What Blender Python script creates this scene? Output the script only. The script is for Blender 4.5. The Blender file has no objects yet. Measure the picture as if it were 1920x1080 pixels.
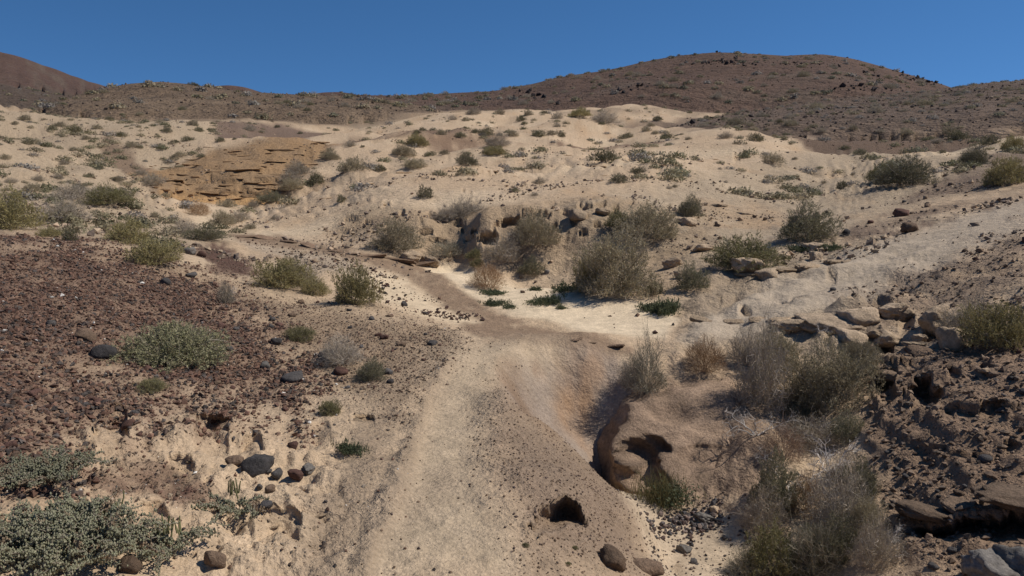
import bpy, bmesh, math, random
import numpy as np
from mathutils import Vector, Matrix, Euler

# ------------------------------------------------------------------ camera, sky, sun, exposure
scene = bpy.context.scene
C = scene.collection
FPX = 1387.0                     # focal length in photo pixels (1920 wide)
EYE = 1.65                       # eye height above the footpath
PITCH = math.radians(9.82)
cam_d = bpy.data.cameras.new("camera")
cam_d.sensor_width = 36.0
cam_d.lens = FPX / 1920.0 * 36.0
cam_d.clip_start = 0.05
cam_d.clip_end = 20000.0
cam = bpy.data.objects.new("camera", cam_d)
cam.location = (0, 0, EYE)
cam.rotation_euler = (math.pi / 2 - PITCH, 0, 0)
C.objects.link(cam)
scene.camera = cam

SUN_EL = math.radians(51)
SUN_AZ = math.radians(84)        # clockwise from straight ahead (+Y) towards +X
world = bpy.data.worlds.new("World")
scene.world = world
world.use_nodes = True
wn, wl = world.node_tree.nodes, world.node_tree.links
wn.clear()
sky = wn.new("ShaderNodeTexSky")
sky.sky_type = 'NISHITA'
sky.sun_disc = False
sky.sun_elevation = SUN_EL
sky.sun_rotation = SUN_AZ
sky.altitude = 3200.0
sky.air_density = 0.85
sky.dust_density = 0.0
sky.ozone_density = 3.6
hs = wn.new("ShaderNodeHueSaturation")
hs.inputs['Hue'].default_value = 0.497
hs.inputs['Saturation'].default_value = 1.18
hs.inputs['Value'].default_value = 1.0
bg = wn.new("ShaderNodeBackground")
bg.inputs[1].default_value = 0.108
wo = wn.new("ShaderNodeOutputWorld")
# the air over the hills is dry and clear: look a little higher into the sky model than the true direction
geo_ = wn.new("ShaderNodeTexCoord")
add_ = wn.new("ShaderNodeVectorMath"); add_.operation = 'ADD'; add_.inputs[1].default_value = (0, 0, 0.17)
nrm_ = wn.new("ShaderNodeVectorMath"); nrm_.operation = 'NORMALIZE'
wl.new(geo_.outputs['Generated'], add_.inputs[0]); wl.new(add_.outputs[0], nrm_.inputs[0]); wl.new(nrm_.outputs[0], sky.inputs['Vector'])
wl.new(sky.outputs[0], hs.inputs['Color'])
wl.new(hs.outputs[0], bg.inputs[0])
wl.new(bg.outputs[0], wo.inputs[0])

sun_d = bpy.data.lights.new("sun", 'SUN')
sun_d.energy = 4.1
sun_d.angle = math.radians(0.53)
sun_d.color = (1.0, 0.94, 0.85)
sun = bpy.data.objects.new("sun", sun_d)
sdir = Vector((math.sin(SUN_AZ) * math.cos(SUN_EL), math.cos(SUN_AZ) * math.cos(SUN_EL), math.sin(SUN_EL)))
sun.rotation_euler = sdir.to_track_quat('Z', 'Y').to_euler()
sun.location = sdir * 50
C.objects.link(sun)

vs = scene.view_settings
scene.display_settings.display_device = 'sRGB'
vs.view_transform = 'Standard'
vs.look = 'None'
vs.exposure = 0.1
vs.gamma = 1.0
vs.use_curve_mapping = False
scene.cycles.max_bounces = 5
scene.cycles.diffuse_bounces = 3

rng = np.random.default_rng(11)
random.seed(5)

# ------------------------------------------------------------------ noise
_perm = np.random.default_rng(3).permutation(256).astype(np.int64)
_perm = np.concatenate([_perm, _perm])
_ga = np.linspace(0, 2 * np.pi, 32, endpoint=False)
_gx, _gy = np.cos(_ga), np.sin(_ga)


def pn(x, y, seed=0):
    x = x + seed * 17.31
    y = y + seed * 9.77
    xf, yf = np.floor(x), np.floor(y)
    xi, yi = xf.astype(np.int64) & 255, yf.astype(np.int64) & 255
    fx, fy = x - xf, y - yf
    u = fx * fx * fx * (fx * (fx * 6 - 15) + 10)
    v = fy * fy * fy * (fy * (fy * 6 - 15) + 10)

    def g(ix, iy, dx, dy):
        h = _perm[_perm[ix & 255] + (iy & 255)] & 31
        return _gx[h] * dx + _gy[h] * dy
    a = g(xi, yi, fx, fy)
    b = g(xi + 1, yi, fx - 1, fy)
    c = g(xi, yi + 1, fx, fy - 1)
    d = g(xi + 1, yi + 1, fx - 1, fy - 1)
    return 1.4 * ((a * (1 - u) + b * u) * (1 - v) + (c * (1 - u) + d * u) * v)


def fbm(x, y, octs, seed=0, gain=0.5):
    s, a, f, n = 0.0, 1.0, 1.0, 0.0
    for i in range(octs):
        s = s + a * pn(x * f, y * f, seed + i)
        n += a
        a *= gain
        f *= 2.03
    return s / n


def sstep(a, b, x):
    t = np.clip((x - a) / (b - a), 0, 1)
    return t * t * (3 - 2 * t)


def ray(px, py):
    """bearing (clockwise from ahead) and slope of the line of sight through a photo pixel"""
    x, y = (px - 960.0) / FPX, (540.0 - py) / FPX
    X = x
    Y = math.cos(PITCH) + y * math.sin(PITCH)
    Z = -math.sin(PITCH) + y * math.cos(PITCH)
    h = np.hypot(X, Y)
    return np.arctan2(X, Y), Z / h, h / Y
# ------------------------------------------------------------------ the lie of the land
# surveyed points: photo column, photo row, distance ahead in metres
CP = [
 # footpath and its left bank
 (860,1080,2.74),(870,900,3.64),(875,760,4.86),(890,690,5.8),(930,645,6.6),(790,760,4.83),(720,950,3.3),(780,860,3.9),
 (690,1080,2.71),(700,900,3.58),(740,770,4.7),(780,690,5.65),
 # near slope on the left, rising to the left
 (400,1080,2.62),(200,1080,2.5),(0,1080,2.38),(600,900,3.55),(400,900,3.45),(200,900,3.2),(0,900,2.98),
 (600,750,4.85),(400,750,4.55),(200,750,4.2),(0,750,3.8),(690,690,5.65),
 (600,620,6.95),(400,620,6.3),(200,620,5.6),(0,620,5.0),(700,600,7.5),(600,560,8.8),(500,570,7.9),
 (400,530,8.6),(230,480,8.4),(120,452,8.7),(0,436,8.9),
 # behind the cinder crest
 (230,440,11.0),(120,425,12.0),(0,412,12.4),(400,480,11.3),(300,440,13.4),(200,400,16.5),(100,385,15.5),(0,370,16.5),
 (400,440,15.0),(410,415,19),(450,398,22),(385,385,25),(340,400,19),(270,380,21),(150,350,22),(0,320,23),
 # wash, brown rock strip
 (500,500,11.2),(600,500,11.4),(560,450,14.8),(480,440,15.6),(700,500,11.8),(700,478,12.9),(780,530,10.9),(840,580,9.2),
 (900,600,8.6),(960,620,7.8),(1050,625,7.7),(1000,580,9.3),(900,545,10.8),(850,512,12.2),(1000,540,10.9),(1100,560,10.0),
 (1200,590,8.8),(1240,625,7.7),(1150,630,7.5),
 # tafoni bank and slope over it
 (880,478,13.75),(970,486,13.5),(890,440,13.87),(900,402,14.0),(980,395,14.1),(960,440,13.8),(800,468,14.0),(800,420,14.4),
 (1060,470,13.5),(1080,395,14.3),(900,398,14.7),(980,391,14.8),(820,415,15.1),(1060,390,15.0),(940,388,15.4),(1180,390,14.8),(700,430,14.6),(640,445,14.9),(620,412,17.2),(600,440,15.2),
 (700,390,16.6),(800,375,17.2),(900,370,17.0),(1000,370,16.6),(900,350,18.6),(700,350,20),(600,350,24),(550,370,25),(500,405,20),
 (900,300,28),(750,300,30),(620,295,36),(1050,300,29),(1050,340,20.5),(1200,340,20),(1200,300,30),(900,268,41),(1050,265,43),
 (750,262,46),(620,258,50),(900,245,54),(1050,245,56),(1200,262,46),(1200,245,60),(900,225,66),(1050,225,68),(1200,225,72),
 (780,230,66),(620,238,64),(900,210,86),(1050,205,92),(1200,200,100),(780,212,86),(600,222,82),
 # ochre cliff
 (450,378,27.5),(330,372,27),(550,350,29),(450,330,29.5),(330,330,29.5),(560,300,32),(450,290,33),(330,300,32.5),(450,272,38),(300,282,36),(560,268,40),
 # left middle slope
 (200,350,24),(200,300,31),(100,300,29),(0,280,30),(200,262,42),(80,250,42),(0,245,42),(300,255,46),(420,250,55),(200,228,62),(80,212,66),(0,200,68),
 (300,222,74),(420,228,78),
 # slope on the right
 (1250,560,9.4),(1300,540,9.7),(1290,600,8.3),(1320,640,7.1),(1300,480,12.0),(1220,480,12.6),(1300,420,14.8),(1300,380,17.4),(1300,330,23.5),(1300,290,33),
 (1400,600,7.9),(1500,600,7.5),(1500,540,9.0),(1500,500,10.3),(1500,430,13.8),(1500,380,18),(1500,330,24),(1500,285,40),
 (1700,600,7.2),(1700,550,8.1),(1700,500,9.2),(1700,400,13.4),(1700,340,19.5),(1700,290,32),
 (1900,600,6.4),(1900,500,7.9),(1900,400,10.8),(1900,330,16.5),(1900,290,25),(1400,265,50),(1700,262,48),(1900,258,42),(1400,240,72),
 # gully shoulder
 (1400,680,6.75),(1450,720,6.35),(1500,800,5.9),(1560,900,5.1),(1650,700,6.05),(1650,780,5.5),(1650,860,5.0),(1700,945,4.4),
 (1900,960,3.9),(1800,800,4.8),(1920,800,4.6),(1800,700,5.5),(1920,700,5.2),(1700,640,6.6),(1920,640,5.85),
 (1920,1080,3.35),(1760,1040,3.75),(1650,1060,3.95),(1500,1060,4.3),(1620,960,4.45),
 # gully floor
 (1170,905,5.45),(1250,960,5.0),(1350,960,4.95),(1280,1060,4.25),(1400,905,5.1),(1225,1060,3.6),(1400,1020,4.6),
 # apron behind the big boulder
 (1300,745,6.35),(1250,700,6.6),(1235,665,6.85),(1205,760,6.05),(1340,800,5.95),(1400,780,5.85),
 # flank of the path
 (1000,1000,3.2),(1000,900,3.8),(1000,800,4.62),(1080,900,4.1),(1080,1000,3.4),(1180,1000,3.95),(1130,920,4.35),(1078,848,4.62),(1030,806,4.72),(990,775,4.8),(1195,945,4.35),(1215,945,5.05),(1225,1000,4.65),(1205,1000,4.0),(1250,1075,4.22),
 (1100,1080,3.05),(955,745,4.95),(960,1000,3.13),
 # water-worn basin
 (985,672,6.3),(1100,652,6.7),(1180,685,6.6),(1012,740,5.98),(1080,740,6.33),(1150,760,6.22),(1110,820,5.83),(1122,862,5.67),(1052,790,5.73),(1060,690,6.5),(1130,700,6.55),
]
_cp = []
for px, py, d in CP:
    th, t, q = ray(px, py)
    r = d * q
    _cp.append((th, r, EYE + t * r))
# land outside the frame: bearing in degrees, distance, height
for deg, rows in {
    -62: [(1.5,.05),(3,.4),(8,1.2),(20,2.4),(60,6.5),(110,8)], 62: [(1.5,.1),(3,.35),(5,.85),(10,1.6),(20,2.6),(60,6.5),(110,8)],
    -110: [(1.5,.05),(5,.6),(20,2),(110,7)], 110: [(1.5,.05),(5,.6),(20,2),(110,7)],
    -180: [(1.5,0),(5,.05),(20,.5),(110,2)], 180: [(1.5,0),(5,.05),(20,.5),(110,2)]}.items():
    for r, z in rows:
        _cp.append((math.radians(deg), r, z))
for deg in (-40, -20, 0, 20, 40):
    _cp.append((math.radians(deg), 1.4, 0.0))
    _cp.append((math.radians(deg), 130.0, 8.0))
_cp = np.array(_cp)
KTH = 1.7


def _wgt(r):
    return r + 2.0


def tps_fit(P, v, lam=2e-4):
    n = len(P)
    d2 = ((P[:, None] - P[None]) ** 2).sum(-1)
    K = 0.5 * d2 * np.log(d2 + 1e-12)
    K[np.arange(n), np.arange(n)] = lam
    Q = np.c_[np.ones(n), P]
    A = np.block([[K, Q], [Q.T, np.zeros((3, 3))]])
    return np.linalg.solve(A, np.r_[v, 0, 0, 0])


_P = np.c_[_cp[:, 0] * KTH, np.log(_cp[:, 1])]
_sol = tps_fit(_P, _cp[:, 2] / _wgt(_cp[:, 1]))

# coarse polar survey grid
TH = np.r_[np.linspace(-math.pi, -0.75, 34)[:-1], np.linspace(-0.75, 0.75, 330), np.linspace(0.75, math.pi, 34)[1:]]
LR = np.linspace(math.log(0.5), math.log(5000.0), 1150)
RR = np.exp(LR)
_lr_eval = np.minimum(LR, math.log(120.0))
base = np.empty((len(TH), len(LR)))
for i, th in enumerate(TH):
    Qx, Qy = th * KTH, _lr_eval
    d2 = (Qx - _P[:, 0][:, None]) ** 2 + (Qy[None] - _P[:, 1][:, None]) ** 2
    s = (_sol[:len(_P), None] * (0.5 * d2 * np.log(d2 + 1e-12))).sum(0) + _sol[-3] + _sol[-2] * Qx + _sol[-1] * Qy
    base[i] = s * _wgt(np.exp(_lr_eval))
base -= 0.02 * np.maximum(RR[None] - 120.0, 0)
base = np.where(RR[None] < 1.4, base * sstep(0.5, 1.4, RR)[None], base)

# hills: crest line (photo column, row, distance), foot distance, photo row of the foot
HILLS = [
 ("near_left", [(-500,235,90),(-100,225,100),(60,205,105),(120,183,110),(190,166,115),(240,156,120),(300,151,125),(350,155,128),(400,163,130),(480,171,130),
    (560,175,130),(640,180,125),(700,188,120),(780,200,112),(850,211,105),(950,228,95)], 62.0, 232),
 ("red_cone", [(-700,-40,560),(-300,10,600),(-100,62,600),(0,94,600),(60,112,600),(120,134,590),(200,163,560),(300,195,520),(420,225,500)], 240.0, 205),
 ("cone_foot", [(-500,120,280),(-200,140,290),(0,157,300),(60,164,300),(120,174,300),(180,184,300),(300,215,290)], 140.0, 205),
 ("far_knoll", [(340,185,300),(372,168,300),(400,161,300),(430,159,300),(460,163,300),(500,176,300),(570,180,300),(600,173,300),(640,172,300),(690,181,300),(760,200,300)], 160.0, 210),
 ("main_hill", [(380,225,190),(560,196,210),(640,184,225),(700,180,230),(760,178,232),(850,170,235),(930,164,235),(1000,154,235),(1060,140,235),(1130,127,235),(1200,112,235),
    (1290,98,235),(1350,91,235),(1400,95,235),(1470,97,235),(1550,94,235),(1600,105,232),(1640,119,228),(1700,140,222),(1790,166,215),(1900,192,200),(2100,235,190)], 88.0, 216),
 ("right_shoulder", [(1180,245,70),(1300,226,84),(1400,207,96),(1500,191,105),(1600,182,112),(1700,176,118),(1780,168,122),(1850,155,124),(1920,150,124),(2100,130,124),(2500,150,120)], 46.0, 268),
]


def hill_surface(pts, foot, frow):
    pts = sorted(pts)
    th = np.array([ray(p[0], p[1])[0] for p in pts])
    tc = np.array([ray(p[0], p[1])[1] for p in pts])
    D = np.array([p[2] for p in pts], float)
    tf = np.array([ray(p[0], frow)[1] for p in pts])
    T = np.interp(TH, th, tc)
    for _ in range(2):                                  # soften the corners of the crest line
        T[1:-1] = 0.25 * T[:-2] + 0.5 * T[1:-1] + 0.25 * T[2:]
    T -= 0.35 * np.maximum(np.maximum(th[0] - TH, TH - th[-1]), 0)
    Dd = np.interp(TH, th, D)[:, None]
    Tf = np.interp(TH, th, tf)[:, None]
    s = np.clip((LR[None] - math.log(foot)) / (np.log(Dd) - math.log(foot)), 0, 1)
    t = Tf + (T[:, None] - Tf) * (1 - (1 - s) ** 1.45)
    z = EYE + t * np.minimum(RR[None], Dd) - 0.35 * np.maximum(RR[None] - Dd, 0)
    z = z - 3.0 * (1 - sstep(foot, foot * 1.45, RR[None]))      # the foot dips under the sand
    z = np.where(RR[None] < foot, -1e3, z)
    return z


layers = [base] + [hill_surface(p, f, q) for _, p, f, q in HILLS]
stack = np.stack(layers)
owner_c = stack.argmax(0)
H = stack.max(0)
H = np.maximum(H, -12.0)


def bil(grid, ti, li):
    i0 = np.clip(np.floor(ti).astype(int), 0, grid.shape[0] - 2)
    j0 = np.clip(np.floor(li).astype(int), 0, grid.shape[1] - 2)
    u, v = np.clip(ti - i0, 0, 1), np.clip(li - j0, 0, 1)
    return (grid[i0, j0] * (1 - u) * (1 - v) + grid[i0 + 1, j0] * u * (1 - v) + grid[i0, j0 + 1] * (1 - u) * v + grid[i0 + 1, j0 + 1] * u * v)


def th_index(th):
    return np.interp(th, TH, np.arange(len(TH)))


def lr_index(lr):
    return (lr - LR[0]) / (LR[1] - LR[0])


def hit(px, py):
    """plan position (bearing, distance) where the line of sight first meets the surveyed land"""
    th, t, _ = ray(px, py)
    z = bil(H, np.full(len(LR), th_index(th)), np.arange(len(LR)) * 1.0)
    tt = (z - EYE) / RR
    k = np.argmax(tt >= t)
    if tt[k] < t:
        k = int(np.argmax(tt))
    if k == 0:
        return th, RR[0]
    a = (t - tt[k - 1]) / max(tt[k] - tt[k - 1], 1e-9)
    return th, math.exp(LR[k - 1] + min(max(a, 0), 1) * (LR[1] - LR[0]))


# vertex layout: closer together where the ground turns towards the viewer's valley side
NTH_IN, NR = 860, 820
th_v = np.r_[np.linspace(-math.pi, -0.95, 34)[:-1], np.linspace(-0.95, -0.66, 52)[:-1], np.linspace(-0.66, 0.66, NTH_IN), np.linspace(0.66, 0.95, 52)[1:], np.linspace(0.95, math.pi, 34)[1:-1]]
Tn = (H - EYE) / RR[None]
run = np.maximum.accumulate(Tn, axis=1)
gain_t = np.diff(run, axis=1, prepend=run[:, :1])
dl = LR[1] - LR[0]
w = np.minimum(gain_t, 0.05) * 1.0 + dl * 0.008 + 0.0006 * (RR[None] > 1.2) * (RR[None] < 150) * dl / 0.01
kern = np.exp(-0.5 * (np.arange(-8, 9) / 3.0) ** 2)
kern /= kern.sum()
wp = np.pad(w, ((8, 8), (0, 0)), mode='edge')
w = sum(kern[k] * wp[k:k + w.shape[0]] for k in range(17))
M = np.cumsum(w, axis=1)
M = (M - M[:, :1]) / (M[:, -1:] - M[:, :1])
lr_c = np.stack([np.interp(np.linspace(0, 1, NR), M[i], LR) for i in range(len(TH))])
ti = th_index(th_v)
i0 = np.clip(np.floor(ti).astype(int), 0, len(TH) - 2)
u = (ti - i0)[:, None]
lr_v = lr_c[i0] * (1 - u) + lr_c[i0 + 1] * u
NT = len(th_v)
TI = np.repeat(ti[:, None], NR, 1)
LI = lr_index(lr_v)
Zv = bil(H, TI, LI)
OWN = owner_c[np.clip(np.round(TI).astype(int), 0, len(TH) - 1), np.clip(np.round(LI).astype(int), 0, len(LR) - 1)]
Rv = np.exp(lr_v)
THv = np.repeat(th_v[:, None], NR, 1)
Xv, Yv = Rv * np.sin(THv), Rv * np.cos(THv)

# ------------------------------------------------------------------ soil and rock zones, drawn as outlines on the land
PL_K = 0.3


def plan_poly(pts):
    out = []
    for px, py in pts:
        th, r = hit(px, py)
        out.append((th, PL_K * math.log(r)))
    return np.array(out)


WN1 = fbm(Xv * 1.3, Yv * 1.3, 4, 20)
WN2 = fbm(Xv * 0.15, Yv * 0.15, 5, 30, 0.6)
WN3 = fbm(Xv * 5.0, Yv * 5.0, 3, 40)
WN = np.where(Rv < 14, WN1, 0.4 * WN1 + 0.9 * WN2)
CX, CY = THv, PL_K * lr_v


def zone(pts, soft=0.012, jag=0.02, fine=0.0, jagn=None):
    P = plan_poly(pts)
    lo, hi = P.min(0) - 0.12, P.max(0) + 0.12
    sel = (CX > lo[0]) & (CX < hi[0]) & (CY > lo[1]) & (CY < hi[1])
    x, y = CX[sel], CY[sel]
    dmin = np.full(x.shape, 1e9)
    ins = np.zeros(x.shape, bool)
    n = len(P)
    for i in range(n):
        a, b = P[i], P[(i + 1) % n]
        ab = b - a
        h = np.clip(((x - a[0]) * ab[0] + (y - a[1]) * ab[1]) / (ab @ ab + 1e-12), 0, 1)
        dmin = np.minimum(dmin, np.hypot(x - a[0] - h * ab[0], y - a[1] - h * ab[1]))
        c = (a[1] > y) != (b[1] > y)
        with np.errstate(divide='ignore', invalid='ignore'):
            c &= x < (b[0] - a[0]) * (y - a[1]) / (b[1] - a[1] + 1e-15) + a[0]
        ins ^= c
    sd = np.where(ins, dmin, -dmin) + jag * WN[sel] + fine * WN3[sel]
    m = np.zeros(CX.shape)
    m[sel] = sstep(-soft, soft, sd)
    return m


Z_path = zone([(650,1090),(735,960),(768,870),(792,780),(815,720),(850,672),(900,645),(985,640),(1045,652),(960,668),(930,700),(905,760),(890,830),(900,900),(940,990),(975,1090)], 0.035, 0.02, 0.015)
Z_basin = zone([(935,690),(975,662),(1060,650),(1150,660),(1185,690),(1185,750),(1150,840),(1115,868),(1070,840),(1020,785),(960,745)], 0.01, 0.008)
Z_flank = zone([(925,715),(945,695),(960,745),(1020,785),(1075,840),(1140,880),(1190,950),(1225,1085),(1010,1085),(965,990),(935,900),(915,830)], 0.045, 0.04, 0.02)
Z_wash = zone([(790,492),(840,492),(885,502),(960,538),(1060,545),(1090,562),(1200,566),(1262,575),(1270,600),(1245,632),(1180,632),(1100,622),(1040,606),(960,592),(900,562),(850,530)], 0.008, 0.008)
Z_patch = zone([(640,520),(700,505),(760,520),(800,555),(850,588),(898,604),(850,606),(770,585),(690,560)], 0.012, 0.02, 0.01)
Z_floor = zone([(1155,900),(1200,905),(1260,958),(1400,960),(1430,1085),(1230,1085),(1200,980),(1165,925)], 0.012, 0.008)
Z_apron = zone([(1290,735),(1345,738),(1375,790),(1330,800),(1300,770)], 0.012, 0.012)
Z_wash2 = zone([(370,395),(430,388),(440,405),(395,432),(360,420)], 0.01, 0.008)
Z_pale = zone([(455,452),(560,468),(680,495),(730,520),(640,520),(560,490),(470,470)], 0.01, 0.015, 0.008)
Z_strip = zone([(440,440),(500,443),(600,462),(700,478),(760,488),(800,505),(850,535),(905,570),(960,596),(1060,622),(1180,650),(1150,662),(1060,648),(960,640),(900,640),(870,612),(820,572),(790,540),(740,512),(660,488),(560,465),(450,448)], 0.008, 0.016, 0.01)
Z_cind = zone([(-300,420),(0,434),(120,446),(230,475),(330,505),(400,540),(470,590),(540,660),(570,720),(540,762),(430,770),(330,766),(230,745),(140,790),(80,860),(40,905),(-300,960)], 0.05, 0.05, 0.04)
Z_cind2 = zone([(345,462),(420,462),(480,500),(470,520),(400,508)], 0.015, 0.02, 0.02)
Z_brown = zone([(330,505),(430,530),(520,560),(600,575),(700,590),(820,610),(880,640),(830,690),(790,740),(760,800),(690,760),(600,700),(520,640),(440,570)], 0.03, 0.04, 0.02)
Z_vein = zone([(230,830),(300,860),(360,900),(400,935),(330,925),(270,900),(180,890)], 0.012, 0.03, 0.03)
Z_bank = zone([(1640,690),(1700,655),(1800,640),(2100,600),(2300,1085),(1700,1085),(1690,960),(1600,900),(1620,780)], 0.02, 0.03, 0.01)
Z_rub = zone([(1640,610),(1560,560),(1640,545),(1760,500),(1860,440),(2000,400),(2200,600),(1900,650),(1700,640)], 0.02, 0.04, 0.02)
Z_stony = zone([(1560,470),(1600,425),(1700,375),(1800,330),(1960,270),(2100,330),(1960,375),(1800,400),(1700,430)], 0.012, 0.03, 0.012)
Z_track = zone([(2000,345),(1850,392),(1700,440),(1560,488),(1430,545),(1320,592),(1285,632),(1360,645),(1480,612),(1600,578),(1700,535),(1800,488),(2000,415)], 0.015, 0.02)
Z_rock = zone([(1280,640),(1280,580),(1330,520),(1450,480),(1560,470),(1700,440),(1760,500),(1640,560),(1700,640),(1640,690),(1500,650),(1400,650)], 0.03, 0.02)
Z_taf = zone([(640,440),(650,405),(760,395),(880,398),(1000,385),(1120,375),(1240,390),(1330,400),(1340,470),(1260,500),(1230,560),(1100,480),(1000,480),(900,482),(800,475),(720,450)], 0.02, 0.02)
Z_och = zone([(240,318),(300,292),(380,278),(470,272),(560,262),(640,262),(700,266),(640,282),(590,300),(550,335),(530,372),(470,386),(380,380),(330,378),(280,345)], 0.006, 0.012)
Z_och2 = zone([(300,352),(380,356),(470,362),(530,360),(540,372),(470,385),(380,378),(320,372)], 0.004, 0.006)
Z_band = zone([(620,258),(760,256),(900,258),(1050,262),(1200,262),(1330,266),(1440,262),(1380,272),(1200,272),(1050,274),(900,282),(760,276),(640,272)], 0.004, 0.012, 0)
Z_dark = zone([(400,240),(520,234),(650,238),(660,248),(560,256),(470,262),(410,258)], 0.006, 0.015)
Z_tongue = zone([(1480,272),(1560,256),(1700,250),(1960,238),(1960,262),(1700,282),(1560,290)], 0.006, 0.02)
Z_slopeL = zone([(-200,330),(-200,215),(100,205),(250,225),(420,245),(330,300),(260,330),(330,400),(440,440),(330,490),(150,445),(-200,425)], 0.02, 0.03)
Z_grey = zone([(1000,395),(1120,372),(1280,345),(1450,300),(1700,270),(1950,262),(1950,330),(1700,390),(1560,450),(1400,470),(1300,500),(1200,470)], 0.03, 0.02)
Z_marg = zone([(640,1090),(700,960),(735,880),(750,800),(770,740),(800,690),(850,645),(830,640),(760,690),(710,740),(660,800),(640,880),(600,960),(560,1090)], 0.03, 0.04, 0.03)
Z_lip = zone([(690,1085),(745,960),(775,870),(797,785),(818,722),(850,675),(835,670),(802,715),(772,785),(742,870),(700,970),(650,1085)], 0.012, 0.008, 0.006)
_a, _b = hit(1900, 400), hit(1290, 632)
_dx, _dy = _b[1] * math.sin(_b[0]) - _a[1] * math.sin(_a[0]), _b[1] * math.cos(_b[0]) - _a[1] * math.cos(_a[0])
_l = math.hypot(_dx, _dy)
S1, S2 = (Xv * _dx + Yv * _dy) / _l, (-Xv * _dy + Yv * _dx) / _l      # along and across the grain of the slope
Z_block = zone([(1150,860),(1200,740),(1260,690),(1330,690),(1420,720),(1450,800),(1430,900),(1400,950),(1290,955),(1200,920)], 0.02, 0.02, 0.01)
rise = bil(np.clip(stack[1:].max(0) - base, -20, 20), TI, LI)       # how far the hill stands out of the sand
hillm = (OWN > 0) * sstep(-.1, 2.2, rise)
# scattered stony ground between dunes and hills
far_dark = sstep(0.0, 0.35, fbm(Xv * 0.06, Yv * 0.09, 5, 77, 0.6) - 0.12 + 0.5 * sstep(70, 120, Rv)) * (Rv > 34) * (OWN == 0)

# ------------------------------------------------------------------ colours of the soil (real base colours)
def rgb(*c):
    return np.array(c)


colr = np.empty(Xv.shape + (3,))
colr[:] = rgb(.475, .345, .225)
speck = np.full(Xv.shape, 0.5)      # how strongly dark grit shows in the material
grit = np.full(Xv.shape, 0.65)        # strength of the fine relief


def paint(m, c, sp=None, gr=None):
    global colr, speck, grit
    colr = colr * (1 - m[..., None]) + rgb(*c) * m[..., None]
    if sp is not None:
        speck = speck * (1 - m) + sp * m
    if gr is not None:
        grit = grit * (1 - m) + gr * m


paint(sstep(-.2, .5, fbm(Xv * .35, Yv * .35, 4, 51)), (.53, .40, .27))
paint(Z_grey * 0.9, (.37, .285, .195), .4, .6)
paint(sstep(0.05, .4, WN2) * (Rv > 16) * 0.7, (.58, .45, .305), .15)
paint(sstep(0.1, .5, fbm(Xv * .5, Yv * .12, 4, 58)) * (Rv > 15) * 0.45, (.44, .27, .14))
paint(Z_slopeL * 0.75, (.385, .295, .20), .8, .8)
Z_streak = zone([(200,262),(240,275),(290,300),(330,330),(340,362),(300,368),(255,335),(215,300),(180,275)], 0.006, 0.02)
paint(Z_streak * .85, (.20, .135, .09), .9, .9)
Z_spur = zone([(640,262),(690,268),(640,290),(590,318),(560,345),(545,352),(545,335),(575,305),(610,280)], .005, .012)
paint(Z_spur * .7, (.27, .205, .15), .9, .9)
paint(Z_och * sstep(0, .4, pn(Zv * 3.1, WN2 * .4, 231)) * .5, (.37, .22, .105))
paint(far_dark * 0.75, (.25, .185, .125), .8)
paint(Z_tongue, (.15, .10, .068), .8, .8)
paint(Z_band * sstep(-.25, .25, WN), (.20, .13, .085), .9)
paint(Z_dark * 0.9, (.15, .10, .075), .9)
paint(Z_och * 0.95, (.33, .205, .105), .3, .9)
paint(Z_och * sstep(-.1, .4, WN2 + .5 * WN1) * .55, (.25, .175, .11), .5, .9)
paint(Z_och2 * 0.95, (.49, .29, .13), .2)
paint(Z_taf * 0.85, (.36, .26, .165), .45, .9)
paint(Z_rock * 0.85, (.33, .255, .18), .3, .9)
paint(np.clip(Z_rock + .7 * Z_grey, 0, 1) * sstep(0, .3, fbm(S1 * .5, S2 * 2.2, 5, 210, .6)) * .7 * sstep(26, 15, Rv), (.42, .335, .24))
paint(np.clip(Z_rock + .7 * Z_grey, 0, 1) * sstep(.02, .3, fbm(S1 * .5 + 9, S2 * 2.0, 5, 220, .6)) * .65 * sstep(26, 15, Rv), (.25, .19, .14), .7, .9)
paint(Z_track * 0.95, (.41, .33, .245), .2, .5)
paint(Z_stony * sstep(-.3, .2, WN) * 0.9, (.18, .125, .09), .9, 1)
paint(Z_rub * sstep(-.35, .15, WN + .4 * WN3) * 0.75, (.22, .158, .115), .9, 1)
paint(Z_pale, (.40, .31, .22), .4)
paint(Z_brown * 0.8, (.27, .19, .125), .8, .9)
paint(Z_strip * sstep(-.75, -.1, WN + .6 * WN3), (.25, .172, .113), .35, .6)
paint(Z_wash, (.61, .485, .335), .06, .25)
paint(Z_patch, (.57, .445, .30), .25, .3)
paint(Z_wash2, (.50, .385, .26), .06, .3)
paint(Z_marg * .9, (.32, .237, .163), .85, .9)
paint(Z_block, (.285, .20, .138), .5, .9)
paint(Z_flank, (.27, .195, .137), .75, .8)
paint(Z_basin, (.305, .24, .19), .45, .5)
paint(Z_floor, (.43, .335, .235), .12, .3)
paint(Z_apron, (.46, .35, .235), .15, .3)
paint(Z_path * 0.92, (.40, .31, .212), .5, .5)
paint(Z_lip * .8, (.335, .25, .172), .7, .8)
paint(Z_path * sstep(.05, .4, fbm(Xv * 1.6, Yv * .7, 5, 240, .6)) * .55, (.31, .235, .165), .8, .7)
paint(Z_cind * (0.7 + .3 * sstep(-.3, .25, WN + .6 * WN3)), (.19, .115, .082), 1.0, 1.0)
paint(Z_cind2, (.13, .075, .055), 1.0, 1.0)
paint(Z_vein * sstep(-.2, .3, WN1), (.15, .085, .062), .9, 1.0)
paint(Z_bank, (.275, .187, .126), .5, 1.0)
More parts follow.
